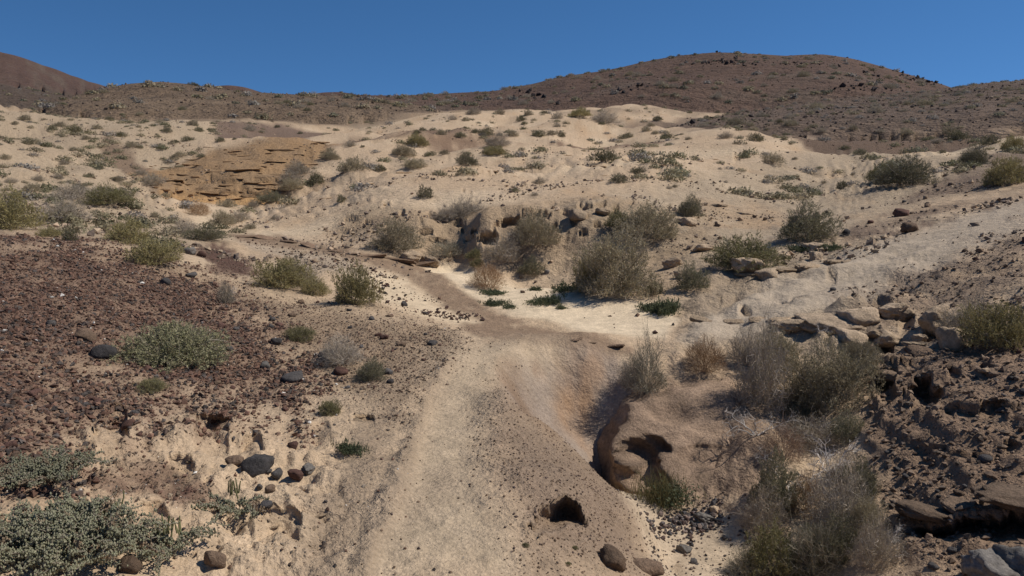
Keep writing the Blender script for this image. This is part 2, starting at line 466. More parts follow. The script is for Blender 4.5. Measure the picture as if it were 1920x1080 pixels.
# warm seepage stains in the basin and ochre cliff
paint(.8 * Z_basin * sstep(.12, .4, fbm(Xv * 2.2, Yv * 1.0, 4, 90)), (.325, .215, .14))
Z_stain = zone([(1050,692),(1080,682),(1106,702),(1100,748),(1070,758),(1046,730)], .02, .012, .01)
Z_rim = zone([(940,688),(962,738),(1000,785),(1045,830),(1068,822),(1028,770),(990,728),(966,690)], .018, .02, .01)
paint(Z_rim * .75, (.23, .15, .095), .6, .8)
paint(Z_stain * .85, (.30, .18, .10))
HC = {1: (.165, .115, .076), 2: (.108, .066, .050), 3: (.105, .075, .055), 4: (.115, .068, .050), 5: (.128, .080, .057), 6: (.15, .105, .076)}
for k, c in HC.items():
    _rk = bil(np.clip(stack[k] - base, -20, 20), TI, LI)
    paint(((OWN == k) | (OWN == 0)) * sstep(-1.7, .5, _rk + 1.6 * WN2), c, .6, 1.0)
hv = fbm(Xv * .05, Yv * .05, 5, 65, .6) + .8 * (OWN == 2) * fbm(THv * 60, Rv * .004, 4, 66, .6)
paint(hillm * sstep(0.0, .5, hv) * 0.5, (.145, .115, .085))
paint(hillm * sstep(.05, .4, -hv) * 0.4, (.07, .048, .037))
# sand tongues creeping up the foot of the near hills
footd = sstep(0.25, -.1, fbm(Xv * .09, Yv * .07, 4, 71)) * np.clip(1 - (Rv - 55) / 45, 0, 1)
paint(np.clip(hillm * footd * 0.7, 0, 1) * (OWN != 6), (.42, .31, .20))
colr *= (1 + 0.10 * WN1 + 0.07 * WN3)[..., None]

lum = colr @ np.array([.3, .59, .11])
colr = lum[..., None] + (colr - lum[..., None]) * 1.0      # dust mutes every colour here
# ------------------------------------------------------------------ small shrubs of the middle distance: where they root
MID = [  # photo column, row of the foot, width, kind
 (28,235,16,0),(47,228,30,0),(97,247,27,1),(112,240,28,0),(140,250,46,1),(182,242,27,0),(205,225,22,1),(227,257,30,1),(313,250,28,2),(352,265,33,1),(330,268,20,1),(247,277,27,0),(413,268,25,2),(53,273,33,1),(138,283,23,0),(162,263,23,0),(187,317,23,2),
 (72,342,30,3),(167,333,25,1),(220,342,28,0),(147,357,33,1),(110,338,27,3),(337,295,30,0),(377,297,23,2),(267,330,30,3),(285,350,60,3),(395,247,20,1),(373,247,27,1),(362,237,28,0),(467,247,30,3),(473,393,37,3),(560,330,60,3),(545,345,50,3),
 (887,217,40,3),(937,215,27,0),(990,217,27,0),(1020,213,20,1),(850,225,23,3),(873,228,20,0),(978,227,27,1),(983,235,17,1),(872,241,13,1),(892,250,25,1),(792,245,20,1),(783,252,20,1),(827,253,27,0),(863,260,30,1),(913,257,37,1),(937,255,17,2),(960,258,32,0),(1010,258,37,1),(1053,257,20,1),(1033,255,27,0),(680,277,13,2),(657,277,30,3),
 (807,293,33,1),(833,290,27,0),(660,320,67,0),(713,323,33,1),(1045,223,30,3),(1045,238,20,3),(1220,237,20,0),(1233,228,27,1),(1212,248,23,0),(1228,253,17,0),(1250,260,33,1),(1177,260,30,1),(1137,307,73,1),(1003,368,20,3),(1010,347,37,3),(1263,295,13,1),
 (1452,257,17,0),(1470,264,19,2),(1397,287,13,0),(1482,272,10,0),(1290,263,17,0),(1447,310,53,0),(1585,282,27,1),(1613,292,37,2),(1757,270,27,3),(1795,262,53,1),(1780,255,40,0),(1822,302,50,3),(1810,318,33,2),(1767,287,17,1),(1360,343,13,3),(1407,238,20,0),(1462,232,20,1),(1437,245,13,0),(1325,222,16,1),(1293,213,14,1),(1345,212,14,1),
 (1540,250,24,3),(1600,245,22,0),(1650,250,20,3),(1480,222,26,3),(1700,255,30,0),(1745,262,24,1),(520,240,16,2),(563,252,14,2),(490,250,16,0),(440,262,12,2),(230,372,50,3),(60,360,44,0),(20,345,30,3),(180,372,40,3),(100,372,30,0),(10,300,24,0),(120,310,22,3),(200,290,16,0),(300,232,18,0),(260,240,14,0),
 (310,372,24,0),(330,420,22,3),(290,410,26,0),(255,395,30,1),(240,350,20,0),(30,395,30,3),(470,430,30,0),(515,412,26,3),(1255,355,16,3),(1265,352,14,0),(1545,345,14,0),(1600,330,16,3),(1490,300,14,0),(1350,318,12,3)]

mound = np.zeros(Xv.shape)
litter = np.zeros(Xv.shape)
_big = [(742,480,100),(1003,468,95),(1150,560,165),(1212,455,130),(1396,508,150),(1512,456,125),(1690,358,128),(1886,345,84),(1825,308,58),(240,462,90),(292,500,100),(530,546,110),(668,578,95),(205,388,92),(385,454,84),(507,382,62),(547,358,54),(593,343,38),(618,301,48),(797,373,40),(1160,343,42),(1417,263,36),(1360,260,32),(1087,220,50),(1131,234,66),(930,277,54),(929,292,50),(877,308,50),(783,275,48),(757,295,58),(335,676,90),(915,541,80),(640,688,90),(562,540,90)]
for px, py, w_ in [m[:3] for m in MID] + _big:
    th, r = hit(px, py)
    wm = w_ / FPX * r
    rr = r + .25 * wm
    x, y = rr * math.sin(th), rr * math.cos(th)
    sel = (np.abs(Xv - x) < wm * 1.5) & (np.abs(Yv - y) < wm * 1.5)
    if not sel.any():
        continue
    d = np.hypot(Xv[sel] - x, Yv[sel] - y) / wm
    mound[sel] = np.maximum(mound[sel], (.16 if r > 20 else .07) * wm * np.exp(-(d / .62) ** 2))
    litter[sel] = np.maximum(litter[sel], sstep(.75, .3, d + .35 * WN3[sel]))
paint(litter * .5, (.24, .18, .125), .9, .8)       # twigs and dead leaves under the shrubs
# ------------------------------------------------------------------ relief: lumps, hollows, ledges
spc = np.maximum(np.gradient(Rv, axis=1), Rv * 1.32 / NTH_IN)       # spacing of the vertices


def fade(wl):
    return sstep(1.1, 2.6, wl / spc)


def rough(fr, octs, seed, gain=0.55, billow=False, sx=1.0, sy=1.0):
    s = 0.0
    a = 1.0
    f = fr
    for i in range(octs):
        n = pn(Xv * f * sx, Yv * f * sy, seed + i)
        if billow:
            n = np.abs(n) * 2 - 0.55
        s = s + a * fade(1.0 / f) * n
        a *= gain
        f *= 2.07
    return s


near = sstep(70, 30, Rv)
a_sand = 0.035 + 0 * Xv
for m, v in ((Z_path, .008), (Z_wash, .008), (Z_patch, .012), (Z_floor, .012), (Z_basin, .010), (Z_flank, .022), (Z_strip, .014), (Z_track, .02), (Z_cind, .035), (Z_bank, .05), (Z_rub, .07), (Z_rock, .03), (Z_wash2, .01)):
    a_sand = a_sand * (1 - m) + v * m
dz = a_sand * rough(1.1, 6, 101, 0.58)
rocky = np.clip(Z_rock * (1 - .6 * Z_track) + .42 * Z_taf + .12 * Z_bank + .5 * Z_rub, 0, 1) * (1 - Z_wash) * (1 - Z_floor)
dz += rocky * 0.115 * rough(1.4, 6, 131, 0.55, True, 1.0, 1.0)
U1, U2 = S1, S2
dz += np.clip(Z_rock + .8 * Z_grey * sstep(22, 14, Rv), 0, 1) * (1 - .6 * Z_track) * (.16 * (.3 - np.abs(pn(S1 * .22, S2 * .9, 145))) + .09 * (.3 - np.abs(pn(S1 * .6, S2 * 2.6, 146))) * fade(.4))
dz += Z_rock * 0.05 * (np.abs(pn(U1 * .45, U2 * 1.9, 141)) * 2 - .5 + .5 * fade(.25) * pn(U1 * 1.1, U2 * 4.0, 143))
_r1 = np.abs(pn(Xv * 2.3 + .4 * WN3, Yv * 2.3, 152))
dz += Z_bank * (0.03 * (1 - 2 * _r1) * fade(.4) + .014 * rough(9.0, 3, 153, .65))
_zz = Zv + dz + .05 * WN1 + .02 * WN3
_st = .13
_fr = _zz / _st - np.floor(_zz / _st)
dz += np.clip(Z_bank * .38 + Z_rock * .4 + Z_taf * .7, 0, 1) * _st * (sstep(.5, .95, _fr) - _fr) * fade(.16)
dz += np.clip(Z_rub + Z_stony * .5 + Z_cind * .6, 0, 1) * 0.025 * rough(7.0, 3, 161, 0.6, True)
_pt = sstep(-.25, .35, fbm(Xv * .7, Yv * .7, 3, 205))
dz += np.clip(Z_rock * (1 - .8 * Z_track) + .35 * Z_grey * sstep(24, 14, Rv), 0, 1) * _pt * (.05 * rough(3.2, 4, 206, .6, True) + .03 * (.3 - np.abs(pn(U1 * 1.5, U2 * 5.0, 208))) * fade(.2))
# wind-blown hummocks and small scarps on the far dunes
mid = sstep(14, 26, Rv) * (OWN == 0)
dz += mid * 1.0 * rough(.10, 3, 171, 0.5) * sstep(16, 45, Rv)
dz += mid * .36 * (np.abs(pn((Xv * .9 - Yv * .25) * .16, (Yv * .9 + Xv * .25) * .05, 173)) * 2 - .6) * sstep(15, 24, Rv)
dz += mid * 0.16 * rough(.45, 5, 175, 0.55, True, 1.0, 2.0)
hl = hillm
dz += hl * (0.35 * rough(.12, 6, 181, 0.62) * np.clip(Rv / 200, .4, 1.6) + 0.55 * rough(.03, 3, 187, 0.5))
dz += (OWN == 2) * 1.6 * (np.abs(pn(THv * 28, Rv * .004, 189)) - .3) + (OWN == 5) * 1.6 * (np.abs(pn(Xv * .03, Yv * .012, 190)) - .3)
# the raised lip along the path, and the swell of rock that roofs the small cave
dz += .032 * Z_lip * np.clip(.8 + 1.5 * WN3 + .8 * WN1, 0, 2)
for _px, _py, _h, _ra, _rb in ((1052, 925, .045, .30, .22), (1120, 955, .05, .22, .2)):
    _ht, _hr = hit(_px, _py)
    _hx, _hy = _hr * math.sin(_ht), _hr * math.cos(_ht)
    dz += _h * np.exp(-(((Xv - _hx) / _ra) ** 2 + ((Yv - _hy) / _rb) ** 2) ** 1.5)
# the trodden hollow of the path
dz -= 0.028 * Z_path * sstep(9.0, 5.0, Rv)
# shallow pits of the wind-scoured sand bank close by on the left
Z_pit = zone([(120,790),(240,760),(430,772),(560,780),(640,840),(640,1000),(560,1080),(350,1080),(300,960),(160,900)], 0.03, 0.02)
dz += Z_block * .05 * rough(2.2, 4, 203, .55, True)
dz += Z_pit * 0.045 * rough(2.6, 5, 191, 0.62, True) + .020 * Z_pit * rough(11, 3, 195, .65, True)
dz += np.clip(Z_rock * .6 + Z_taf * .3, 0, 1) * 0.02 * rough(9.0, 2, 197, 0.6, True)
_th, _t, _q = ray(1228, 838)                      # the ground dips under the hollow of the big boulder
_bx, _by = 5.75 * _q * math.sin(_th), 5.75 * _q * math.cos(_th)
dz -= 0.5 * np.exp(-((np.hypot((Xv - _bx) / .42, (Yv - _by) / .38)) ** 4))
dz += mound
# the scooped bowl and the cleft that drains it past the big boulder
Z_bowl = zone([(965,705),(1000,678),(1070,668),(1140,672),(1178,700),(1188,760),(1150,850),(1118,868),(1085,842),(1035,795),(985,755)], .03, .006)
dz -= .20 * Z_bowl
Z_cleft = zone([(1185,735),(1212,750),(1195,800),(1165,870),(1150,905),(1118,885),(1140,840),(1172,790)], .014, .008)
dz -= .22 * Z_cleft
Zv = Zv + dz

# hollows (tafoni), pushed level into the bank: photo column, row, width, height, depth in metres
HOLES = [
 (955,420,62,20,.50),(1004,407,64,19,.40),(914,448,42,24,.50),(890,428,12,9,.3),(876,448,18,8,.2),(798,430,34,10,.30),
 (753,402,14,12,.35),(658,412,28,9,.3),(688,418,20,8,.25),(802,405,16,8,.25),(788,412,10,6,.2),(1060,400,24,9,.3),(1094,388,28,15,.4),(1126,386,24,10,.35),(1155,397,16,11,.3),
 (1092,443,18,12,.3),(1120,428,16,9,.25),(860,420,24,13,.35),(868,430,8,8,.3),(1075,420,16,8,.25),(1180,384,20,8,.25),(1215,392,16,9,.25),(1040,426,14,9,.3),
 (892,380,20,6,.25),(720,385,18,6,.25),(650,378,30,5,.3),(830,455,24,8,.2),(850,462,14,7,.2),(1252,385,18,8,.2),(1300,410,16,9,.2),
 (986,315,30,4,.3),(920,322,46,6,.3),(1125,308,24,6,.3),(840,332,22,4,.3),(1380,292,14,5,.3),(1345,300,12,5,.3),(875,360,20,4,.2),
 (1042,976,96,38,.32),(687,786,40,12,.12),(395,800,70,54,.24),(213,800,40,60,.16),(470,835,40,30,.10),(330,880,64,36,.10),(520,1000,80,50,.10),(280,965,56,36,.08),(600,805,46,34,.08),(150,845,40,24,.07),(560,930,44,30,.07),
 (1660,722,32,44,.32),(1735,738,44,46,.38),(1785,700,20,14,.15),(1870,770,34,22,.15),(1850,690,26,14,.14),(1780,775,16,12,.12),(1900,830,22,16,.1),
 (1700,600,24,30,.28),(1745,632,26,16,.2),(1660,640,30,12,.18),(1655,572,30,14,.16),(1590,575,26,9,.15),(1470,570,26,9,.15),(1810,640,24,14,.2),
 (1440,470,20,7,.15),(1560,520,22,8,.15),(1500,560,30,8,.14),(1395,585,26,9,.15),(1340,560,22,9,.15),(1560,455,14,8,.15),
]
PHI = np.arctan((Zv - dz - EYE) / Rv)
push = np.zeros(Xv.shape)
sink_ = np.zeros(Xv.shape)
lift = np.zeros(Xv.shape)
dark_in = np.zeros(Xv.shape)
wob = 0.8 * WN3
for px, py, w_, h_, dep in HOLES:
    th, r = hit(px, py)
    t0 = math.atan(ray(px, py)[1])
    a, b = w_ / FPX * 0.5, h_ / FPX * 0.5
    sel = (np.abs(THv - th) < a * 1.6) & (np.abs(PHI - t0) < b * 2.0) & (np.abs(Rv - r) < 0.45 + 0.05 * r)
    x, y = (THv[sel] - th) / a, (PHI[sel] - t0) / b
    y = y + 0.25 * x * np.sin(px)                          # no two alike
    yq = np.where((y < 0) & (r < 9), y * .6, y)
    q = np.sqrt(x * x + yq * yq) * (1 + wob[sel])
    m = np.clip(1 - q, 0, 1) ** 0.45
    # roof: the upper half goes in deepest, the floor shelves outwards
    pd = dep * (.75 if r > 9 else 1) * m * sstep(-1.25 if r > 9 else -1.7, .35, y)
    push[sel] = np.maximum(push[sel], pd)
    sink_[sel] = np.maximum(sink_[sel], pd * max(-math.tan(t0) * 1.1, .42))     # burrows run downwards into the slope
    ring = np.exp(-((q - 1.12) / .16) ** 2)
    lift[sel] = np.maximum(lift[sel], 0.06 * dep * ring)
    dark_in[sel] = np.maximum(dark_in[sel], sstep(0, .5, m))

# ledges: a lip with an undercut below it; photo polyline, height of the undercut in px, depth, lip
LEDGES = [
 ([(1700,985),(1760,992),(1830,980),(1900,968),(2000,955)], 26, .36, .05),
 ([(1640,610),(1600,615),(1560,608),(1520,604)], 9, .18, .04),
 ([(1650,690),(1700,684),(1760,676),(1830,690)], 7, .10, .03),
 ([(1760,760),(1830,772),(1920,765)], 8, .10, .03),
 ([(1700,830),(1790,845),(1900,850)], 7, .06, .02),
 ([(1250,380),(1290,372),(1340,378)], 5, .15, .03),
 ([(630,440),(680,428),(740,440),(800,446),(850,450)], 6, .18, .04),
 ([(960,388),(1010,384),(1060,380),(1110,374),(1180,378)], 6, .20, .04),
 ([(760,322),(830,318),(900,322)], 3, .25, .05), ([(1240,318),(1320,308),(1400,300)], 3, .3, .05), ([(1010,300),(1090,304),(1140,300)], 2.5, .25, .05), ([(640,380),(690,376),(740,384)], 3, .2, .05),
 ([(820,285),(880,292),(950,288)], 2.5, .25, .05), ([(600,345),(680,342),(730,338)], 2.5, .22, .05), ([(1060,300),(1130,292),(1180,290)], 2.5, .3, .05),
]
for pts, hpx, dep, lip in LEDGES:
    th = np.array([ray(*p)[0] for p in pts])
    ph = np.array([math.atan(ray(*p)[1]) for p in pts])
    rr = np.array([hit(*p)[1] for p in pts])
    o = np.argsort(th)
    th, ph, rr = th[o], ph[o], rr[o]
    sel = (THv > th[0]) & (THv < th[-1]) & (np.abs(Rv - np.interp(THv, th, rr)) < .4 + .08 * Rv)
    x = THv[sel]
    mid_t = (x - th[0]) / (th[-1] - th[0])
    ends = sstep(0, .12, mid_t) * sstep(1, .88, mid_t)
    jg = min(1.0, 8.0 / hpx) * (pn(x * 45, x * 0 + pts[0][0], 5) * 0.45 + pn(x * 110, x * 0 + pts[0][1], 6) * 0.22)
    brk = sstep(-.45, -.1, pn(x * 22, x * 0 + pts[0][0] * .37, 9))
    d = (np.interp(x, th, ph) - PHI[sel]) / (hpx / FPX) + jg
    under = np.where(d > 0, np.clip(1 - d, 0, 1) ** .7, 0) * sstep(0, .12, d)
    push[sel] = np.maximum(push[sel], dep * under * ends * brk)
    if rr.mean() < 9:
        sink_[sel] = np.maximum(sink_[sel], -dep * under * ends * brk * np.tan(np.interp(x, th, ph)) * 1.1)
    lift[sel] += lip * np.exp(-((d + .35) / .4) ** 2) * ends * brk
Zv = Zv + lift - sink_
R2 = Rv + push
Xv, Yv = R2 * np.sin(THv), R2 * np.cos(THv)
# strata of the ochre cliff stand out as steps
st = np.sin((Zv + .12 * WN2) * 2 * math.pi / .42)
stp = Z_och * .28 * (sstep(-.3, .3, st) - .5)
Xv, Yv = Xv - stp * np.sin(THv), Yv - stp * np.cos(THv)
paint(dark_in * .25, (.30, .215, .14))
colr = np.clip(colr, .01, .8)

# ------------------------------------------------------------------ ground sheets
def new_mat(name):
    m = bpy.data.materials.new(name)
    m.use_nodes = True
    n, l = m.node_tree.nodes, m.node_tree.links
    return m, n, l, n["Principled BSDF"]


def soil_material(name, fine_scale, bump):
    m, n, l, b = new_mat(name)
    b.inputs['Roughness'].default_value = 0.93
    b.inputs['Specular IOR Level'].default_value = 0.15
    at = n.new("ShaderNodeAttribute"); at.attribute_name = "soil"
    sp = n.new("ShaderNodeAttribute"); sp.attribute_name = "speck"
    gr = n.new("ShaderNodeAttribute"); gr.attribute_name = "grit"
    tc = n.new("ShaderNodeTexCoord")
    def noise(scale, det, rough=.6):
        t = n.new("ShaderNodeTexNoise")
        t.inputs['Scale'].default_value = scale
        t.inputs['Detail'].default_value = det
        t.inputs['Roughness'].default_value = rough
        l.new(tc.outputs['Object'], t.inputs['Vector'])
        return t
    def math_(op, a, bb, clamp=False):
        t = n.new("ShaderNodeMath"); t.operation = op; t.use_clamp = clamp
        for i, v in enumerate((a, bb)):
            if isinstance(v, (int, float)):
                t.inputs[i].default_value = v
            else:
                l.new(v, t.inputs[i])
        return t.outputs[0]
    n1 = noise(fine_scale, 6, .7)
    n2 = noise(fine_scale * 0.13, 5, .65)
    n3 = noise(fine_scale * 2.6, 3, .6)
    vo = n.new("ShaderNodeTexVoronoi")
    vo.inputs['Scale'].default_value = fine_scale * 0.9
    l.new(tc.outputs['Object'], vo.inputs['Vector'])
    # tone variation of the grains
    v1 = math_('MULTIPLY_ADD', n1.outputs['Fac'], 1.3); v1.node.inputs[2].default_value = 0.35
    v2 = math_('MULTIPLY_ADD', n2.outputs['Fac'], 0.9); v2.node.inputs[2].default_value = 0.55
    v = math_('MULTIPLY', v1, v2)
    # dark grit
    d1 = n.new("ShaderNodeMapRange"); d1.inputs['From Min'].default_value = .54; d1.inputs['From Max'].default_value = .63
    l.new(n3.outputs['Fac'], d1.inputs['Value'])
    d2 = n.new("ShaderNodeMapRange"); d2.inputs['From Min'].default_value = .46; d2.inputs['From Max'].default_value = .60
    l.new(n2.outputs['Fac'], d2.inputs['Value'])
    dd = math_('MULTIPLY', d1.outputs[0], d2.outputs[0])
    dd = math_('MULTIPLY', dd, sp.outputs['Fac'])
    dd = math_('MULTIPLY', dd, 0.85, True)
    mx = n.new("ShaderNodeMix"); mx.data_type = 'RGBA'; mx.blend_type = 'MULTIPLY'
    mx.inputs['Factor'].default_value = 1.0
    cmb = n.new("ShaderNodeCombineColor")
    for i in range(3):
        l.new(v, cmb.inputs[i])
    l.new(at.outputs['Color'], mx.inputs['A']); l.new(cmb.outputs[0], mx.inputs['B'])
    m2 = n.new("ShaderNodeMix"); m2.data_type = 'RGBA'
    l.new(dd, m2.inputs['Factor']); l.new(mx.outputs['Result'], m2.inputs['A'])
    m2.inputs['B'].default_value = (.075, .052, .042, 1)
    l.new(m2.outputs['Result'], b.inputs['Base Color'])
    hgt = math_('MULTIPLY_ADD', n1.outputs['Fac'], 0.6); l.new(math_('MULTIPLY', n3.outputs['Fac'], .35), hgt.node.inputs[2])
    hgt = math_('ADD', hgt, math_('MULTIPLY', n2.outputs['Fac'], 2.2))
    hgt = math_('ADD', hgt, math_('MULTIPLY', vo.outputs['Distance'], -.25))
    n4 = noise(fine_scale * .05, 6, .62)                      # crusts and rills a hand or two across
    rd = math_('ABSOLUTE', math_('SUBTRACT', n4.outputs['Fac'], .5), 0)
    hgt = math_('ADD', hgt, math_('MULTIPLY', rd, -9.0))
    bp = n.new("ShaderNodeBump")
    bp.inputs['Distance'].default_value = bump * 1.35
    l.new(hgt, bp.inputs['Height'])
    l.new(math_('MULTIPLY', gr.outputs['Fac'], 1.0, True), bp.inputs['Strength'])
    l.new(bp.outputs[0], b.inputs['Normal'])
    return m


soil_near = soil_material("sandy_soil", 46.0, 0.022)
soil_far = soil_material("stony_hillside", 2.2, 0.35)


def tag(o, label=None, cat=None, group=None, kind=None):
    if label: o["label"] = label
    if cat: o["category"] = cat
    if group: o["group"] = group
    if kind: o["kind"] = kind
    return o


VV = np.stack([Xv, Yv, Zv], -1)
idx = np.arange(NT * NR).reshape(NT, NR)
nx_ = np.roll(idx, -1, axis=0)
quads = np.stack([idx[:, :-1], nx_[:, :-1], nx_[:, 1:], idx[:, 1:]], -1)          # ring closes behind the viewer
quads = quads[..., ::-1]


def fmean(a):
    b = np.roll(a, -1, axis=0)
    return 0.25 * (a[:, :-1] + b[:, :-1] + b[:, 1:] + a[:, 1:])


lab = np.zeros((NT, NR - 1), int)
ownf = OWN[:, 1:]
for k, z_ in ((20, Z_path), (21, np.maximum(Z_wash, Z_wash2)), (22, Z_floor), (23, Z_cind), (24, Z_strip), (25, Z_basin), (26, Z_bank), (27, Z_och), (28, Z_track), (29, Z_taf * .8)):
    lab = np.where((fmean(z_) > .5) & (ownf == 0), k, lab)
lab = np.where(ownf > 0, ownf, lab)
PIECES = {
 0: ("ground", "pale sandy desert ground with dark grit and low hummocks", "ground"),
 20: ("footpath", "pale sandy footpath worn into the rock beside the basin", "footpath"),
 21: ("dry_wash", "very pale flat sand of the dry wash below the pitted bank", "dry wash"),
 22: ("gully_floor", "sandy floor of the gully below the hollowed boulder", "gully"),
 23: ("cinder_slope", "dark red-brown slope covered with volcanic cinders", "slope"),
 24: ("rock_strip", "smooth brown rock strip running along the dry wash", "rock"),
 25: ("rock_basin", "smooth water-worn rock basin with an orange stain", "rock basin"),
 26: ("rocky_bank", "dark brown rough bank with black hollows and an overhang", "bank"),
 27: ("layered_cliff", "ochre layered cliff at the head of the wash", "cliff"),
 28: ("side_track", "grey track climbing the slope above the boulders", "track"),
 29: ("pitted_bank", "sandstone bank pitted with dark hollows behind the big shrub", "bank"),
 1: ("hill", "low rounded brown hill behind the layered cliff", "hill"),
 2: ("hill", "far reddish volcanic cone cut by the picture edge", "hill"),
 3: ("hill", "dark low ridge at the foot of the reddish cone", "hill"),
 4: ("hill", "small reddish knoll peeping over the low rounded hill", "hill"),
 5: ("hill", "tall dark brown flat-topped hill with a rocky crest", "hill"),
 6: ("hill", "dark stony shoulder in front of the tall flat-topped hill", "hill"),
}
flat_v = VV.reshape(-1, 3)
flat_c = np.concatenate([colr, np.ones(Xv.shape + (1,))], -1).reshape(-1, 4).astype(np.float32)
flat_s, flat_g = speck.reshape(-1).astype(np.float32), grit.reshape(-1).astype(np.float32)


def mesh_from(name, v, f_loops, f_sizes, smooth=True):
    me = bpy.data.meshes.new(name)
    me.vertices.add(len(v))
    me.vertices.foreach_set("co", np.ascontiguousarray(v, np.float32).ravel())
    me.loops.add(len(f_loops))
    me.loops.foreach_set("vertex_index", np.ascontiguousarray(f_loops, np.int32))
    me.polygons.add(len(f_sizes))
    starts = np.r_[0, np.cumsum(f_sizes)[:-1]]
    me.polygons.foreach_set("loop_start", starts.astype(np.int32))
    me.polygons.foreach_set("use_smooth", np.full(len(f_sizes), smooth))
    me.update(calc_edges=True)
    return me


def add_attr(me, name, typ, data):
    a = me.attributes.new(name, typ, 'POINT')
    a.data.foreach_set("color" if typ == 'FLOAT_COLOR' else "value", np.ascontiguousarray(data, np.float32).ravel())


for k, (nm, lb, ct) in PIECES.items():
    fs = quads[lab == k]
    if len(fs) == 0:
        print("EMPTY PIECE", nm, k)
        continue
    used, inv = np.unique(fs, return_inverse=True)
    v = flat_v[used]
    loops, sizes = inv.ravel(), np.full(len(fs), 4)
    if k == 0:                                   # close the sheet under the viewer's feet
        ring = np.searchsorted(used, idx[:, 0])
        v = np.r_[v, [[0, 0, float(Zv[:, 0].mean())]]]
        fan = np.stack([ring, np.full(NT, len(v) - 1), np.roll(ring, -1)], -1)
        loops = np.r_[loops, fan.ravel()]
        sizes = np.r_[sizes, np.full(NT, 3)]
        used = np.r_[used, idx[0, 0]]
    me = mesh_from(nm, v, loops, sizes)
    add_attr(me, "soil", 'FLOAT_COLOR', flat_c[used])
    add_attr(me, "speck", 'FLOAT', flat_s[used])
    add_attr(me, "grit", 'FLOAT', flat_g[used])
    me.materials.append(soil_far if k in HC else soil_near)
    o = bpy.data.objects.new(nm, me)
    C.objects.link(o)
    tag(o, lb, ct, None, "structure")


# ------------------------------------------------------------------ where things stand
def at(px, py):
    """point of the finished ground seen through a photo pixel"""
    th, t, _ = ray(px, py)
    j = int(np.clip(np.searchsorted(th_v, th), 1, NT - 1))
    a = (th - th_v[j - 1]) / (th_v[j] - th_v[j - 1])
    j = j if a > .5 else j - 1
    P = VV[j]
    tt = (P[:, 2] - EYE) / np.hypot(P[:, 0], P[:, 1])
    k = int(np.argmax(tt >= t))
    if tt[k] < t:
        k = int(np.argmax(tt[:NR - 60]))
    k = max(k, 1)
    f = (t - tt[k - 1]) / max(tt[k] - tt[k - 1], 1e-9)
    p = P[k - 1] + (P[k] - P[k - 1]) * min(max(f, 0), 1)
    # stay on the bearing of the line of sight
    r = math.hypot(p[0], p[1])
    return Vector((r * math.sin(th), r * math.cos(th), p[2]))


def depth_of(p):
    return p.y * math.cos(PITCH) - (p.z - EYE) * math.sin(PITCH)


def px2m(p):
    return depth_of(p) / FPX


inframe = (np.abs(th_v) < 0.66)
qa = np.abs(np.roll(THv, -1, 0)[:, :-1] - THv[:, :-1]) * Rv[:, :-1] * np.diff(Rv, axis=1)
seen_r = np.maximum.accumulate((Zv - EYE) / np.hypot(Xv, Yv), axis=1)
vis = ((Zv - EYE) / np.hypot(Xv, Yv) >= seen_r - 1e-4)[:, :-1]


def scatter(n, dens, g=None):
    """n random points of the ground; dens = wanted density over the quads (NT, NR-1)"""
    g = g or rng
    wgt = np.where(inframe[:, None] & np.roll(inframe, -1)[:, None], qa * dens, 0).ravel()
    cs = np.cumsum(wgt)
    k = np.searchsorted(cs, g.random(n) * cs[-1])
    i, j = np.divmod(k, NR - 1)
    u, v = g.random((2, n, 1))
    i2 = (i + 1) % NT
    p = VV[i, j] * (1 - u) * (1 - v) + VV[i2, j] * u * (1 - v) + VV[i2, j + 1] * u * v + VV[i, j + 1] * (1 - u) * v
    return p, i, j
# ------------------------------------------------------------------ stones
def ico(sub):
    bm = bmesh.new()
    bmesh.ops.create_icosphere(bm, subdivisions=sub, radius=1.0)
    v = np.array([x.co[:] for x in bm.verts])
    f = np.array([[x.index for x in q.verts] for q in bm.faces])
    bm.free()
    return v, f


ICO = {s: ico(s) for s in (1, 2, 3, 4, 5)}


def vnoise3(p, f, seed):
    return (pn(p[:, 0] * f + p[:, 2] * f * .71, p[:, 1] * f - p[:, 2] * f * .53, seed) + pn(p[:, 1] * f + 3.1, p[:, 2] * f + p[:, 0] * f * .37, seed + 3)) * .7


def stone_verts(sub, seed, planes=12, sharp=9.0, rough_=.03, dims=(1, .8, .6), freq=2.0):
    """rounded polyhedron: facets cut at random, edges worn"""
    g = np.random.default_rng(seed)
    v, f = ICO[sub]
    nrm = g.normal(size=(planes, 3))
    nrm /= np.linalg.norm(nrm, axis=1)[:, None]
    nrm = np.r_[nrm, np.eye(3), -np.eye(3)]
    hh = np.r_[g.uniform(.72, 1.0, planes), g.uniform(.85, 1.0, 6)]
    d = np.clip(v @ nrm.T, 0, None) / hh
    r = (d ** sharp).sum(1) ** (-1 / sharp)
    p = v * r[:, None]
    if rough_:
        n = vnoise3(p, freq, seed % 50) + .5 * vnoise3(p, freq * 2.3, seed % 50 + 7) + .3 * vnoise3(p, freq * 5.1, seed % 50 + 13)
        p = p * (1 + rough_ * n)[:, None]
    return p * np.array(dims), f


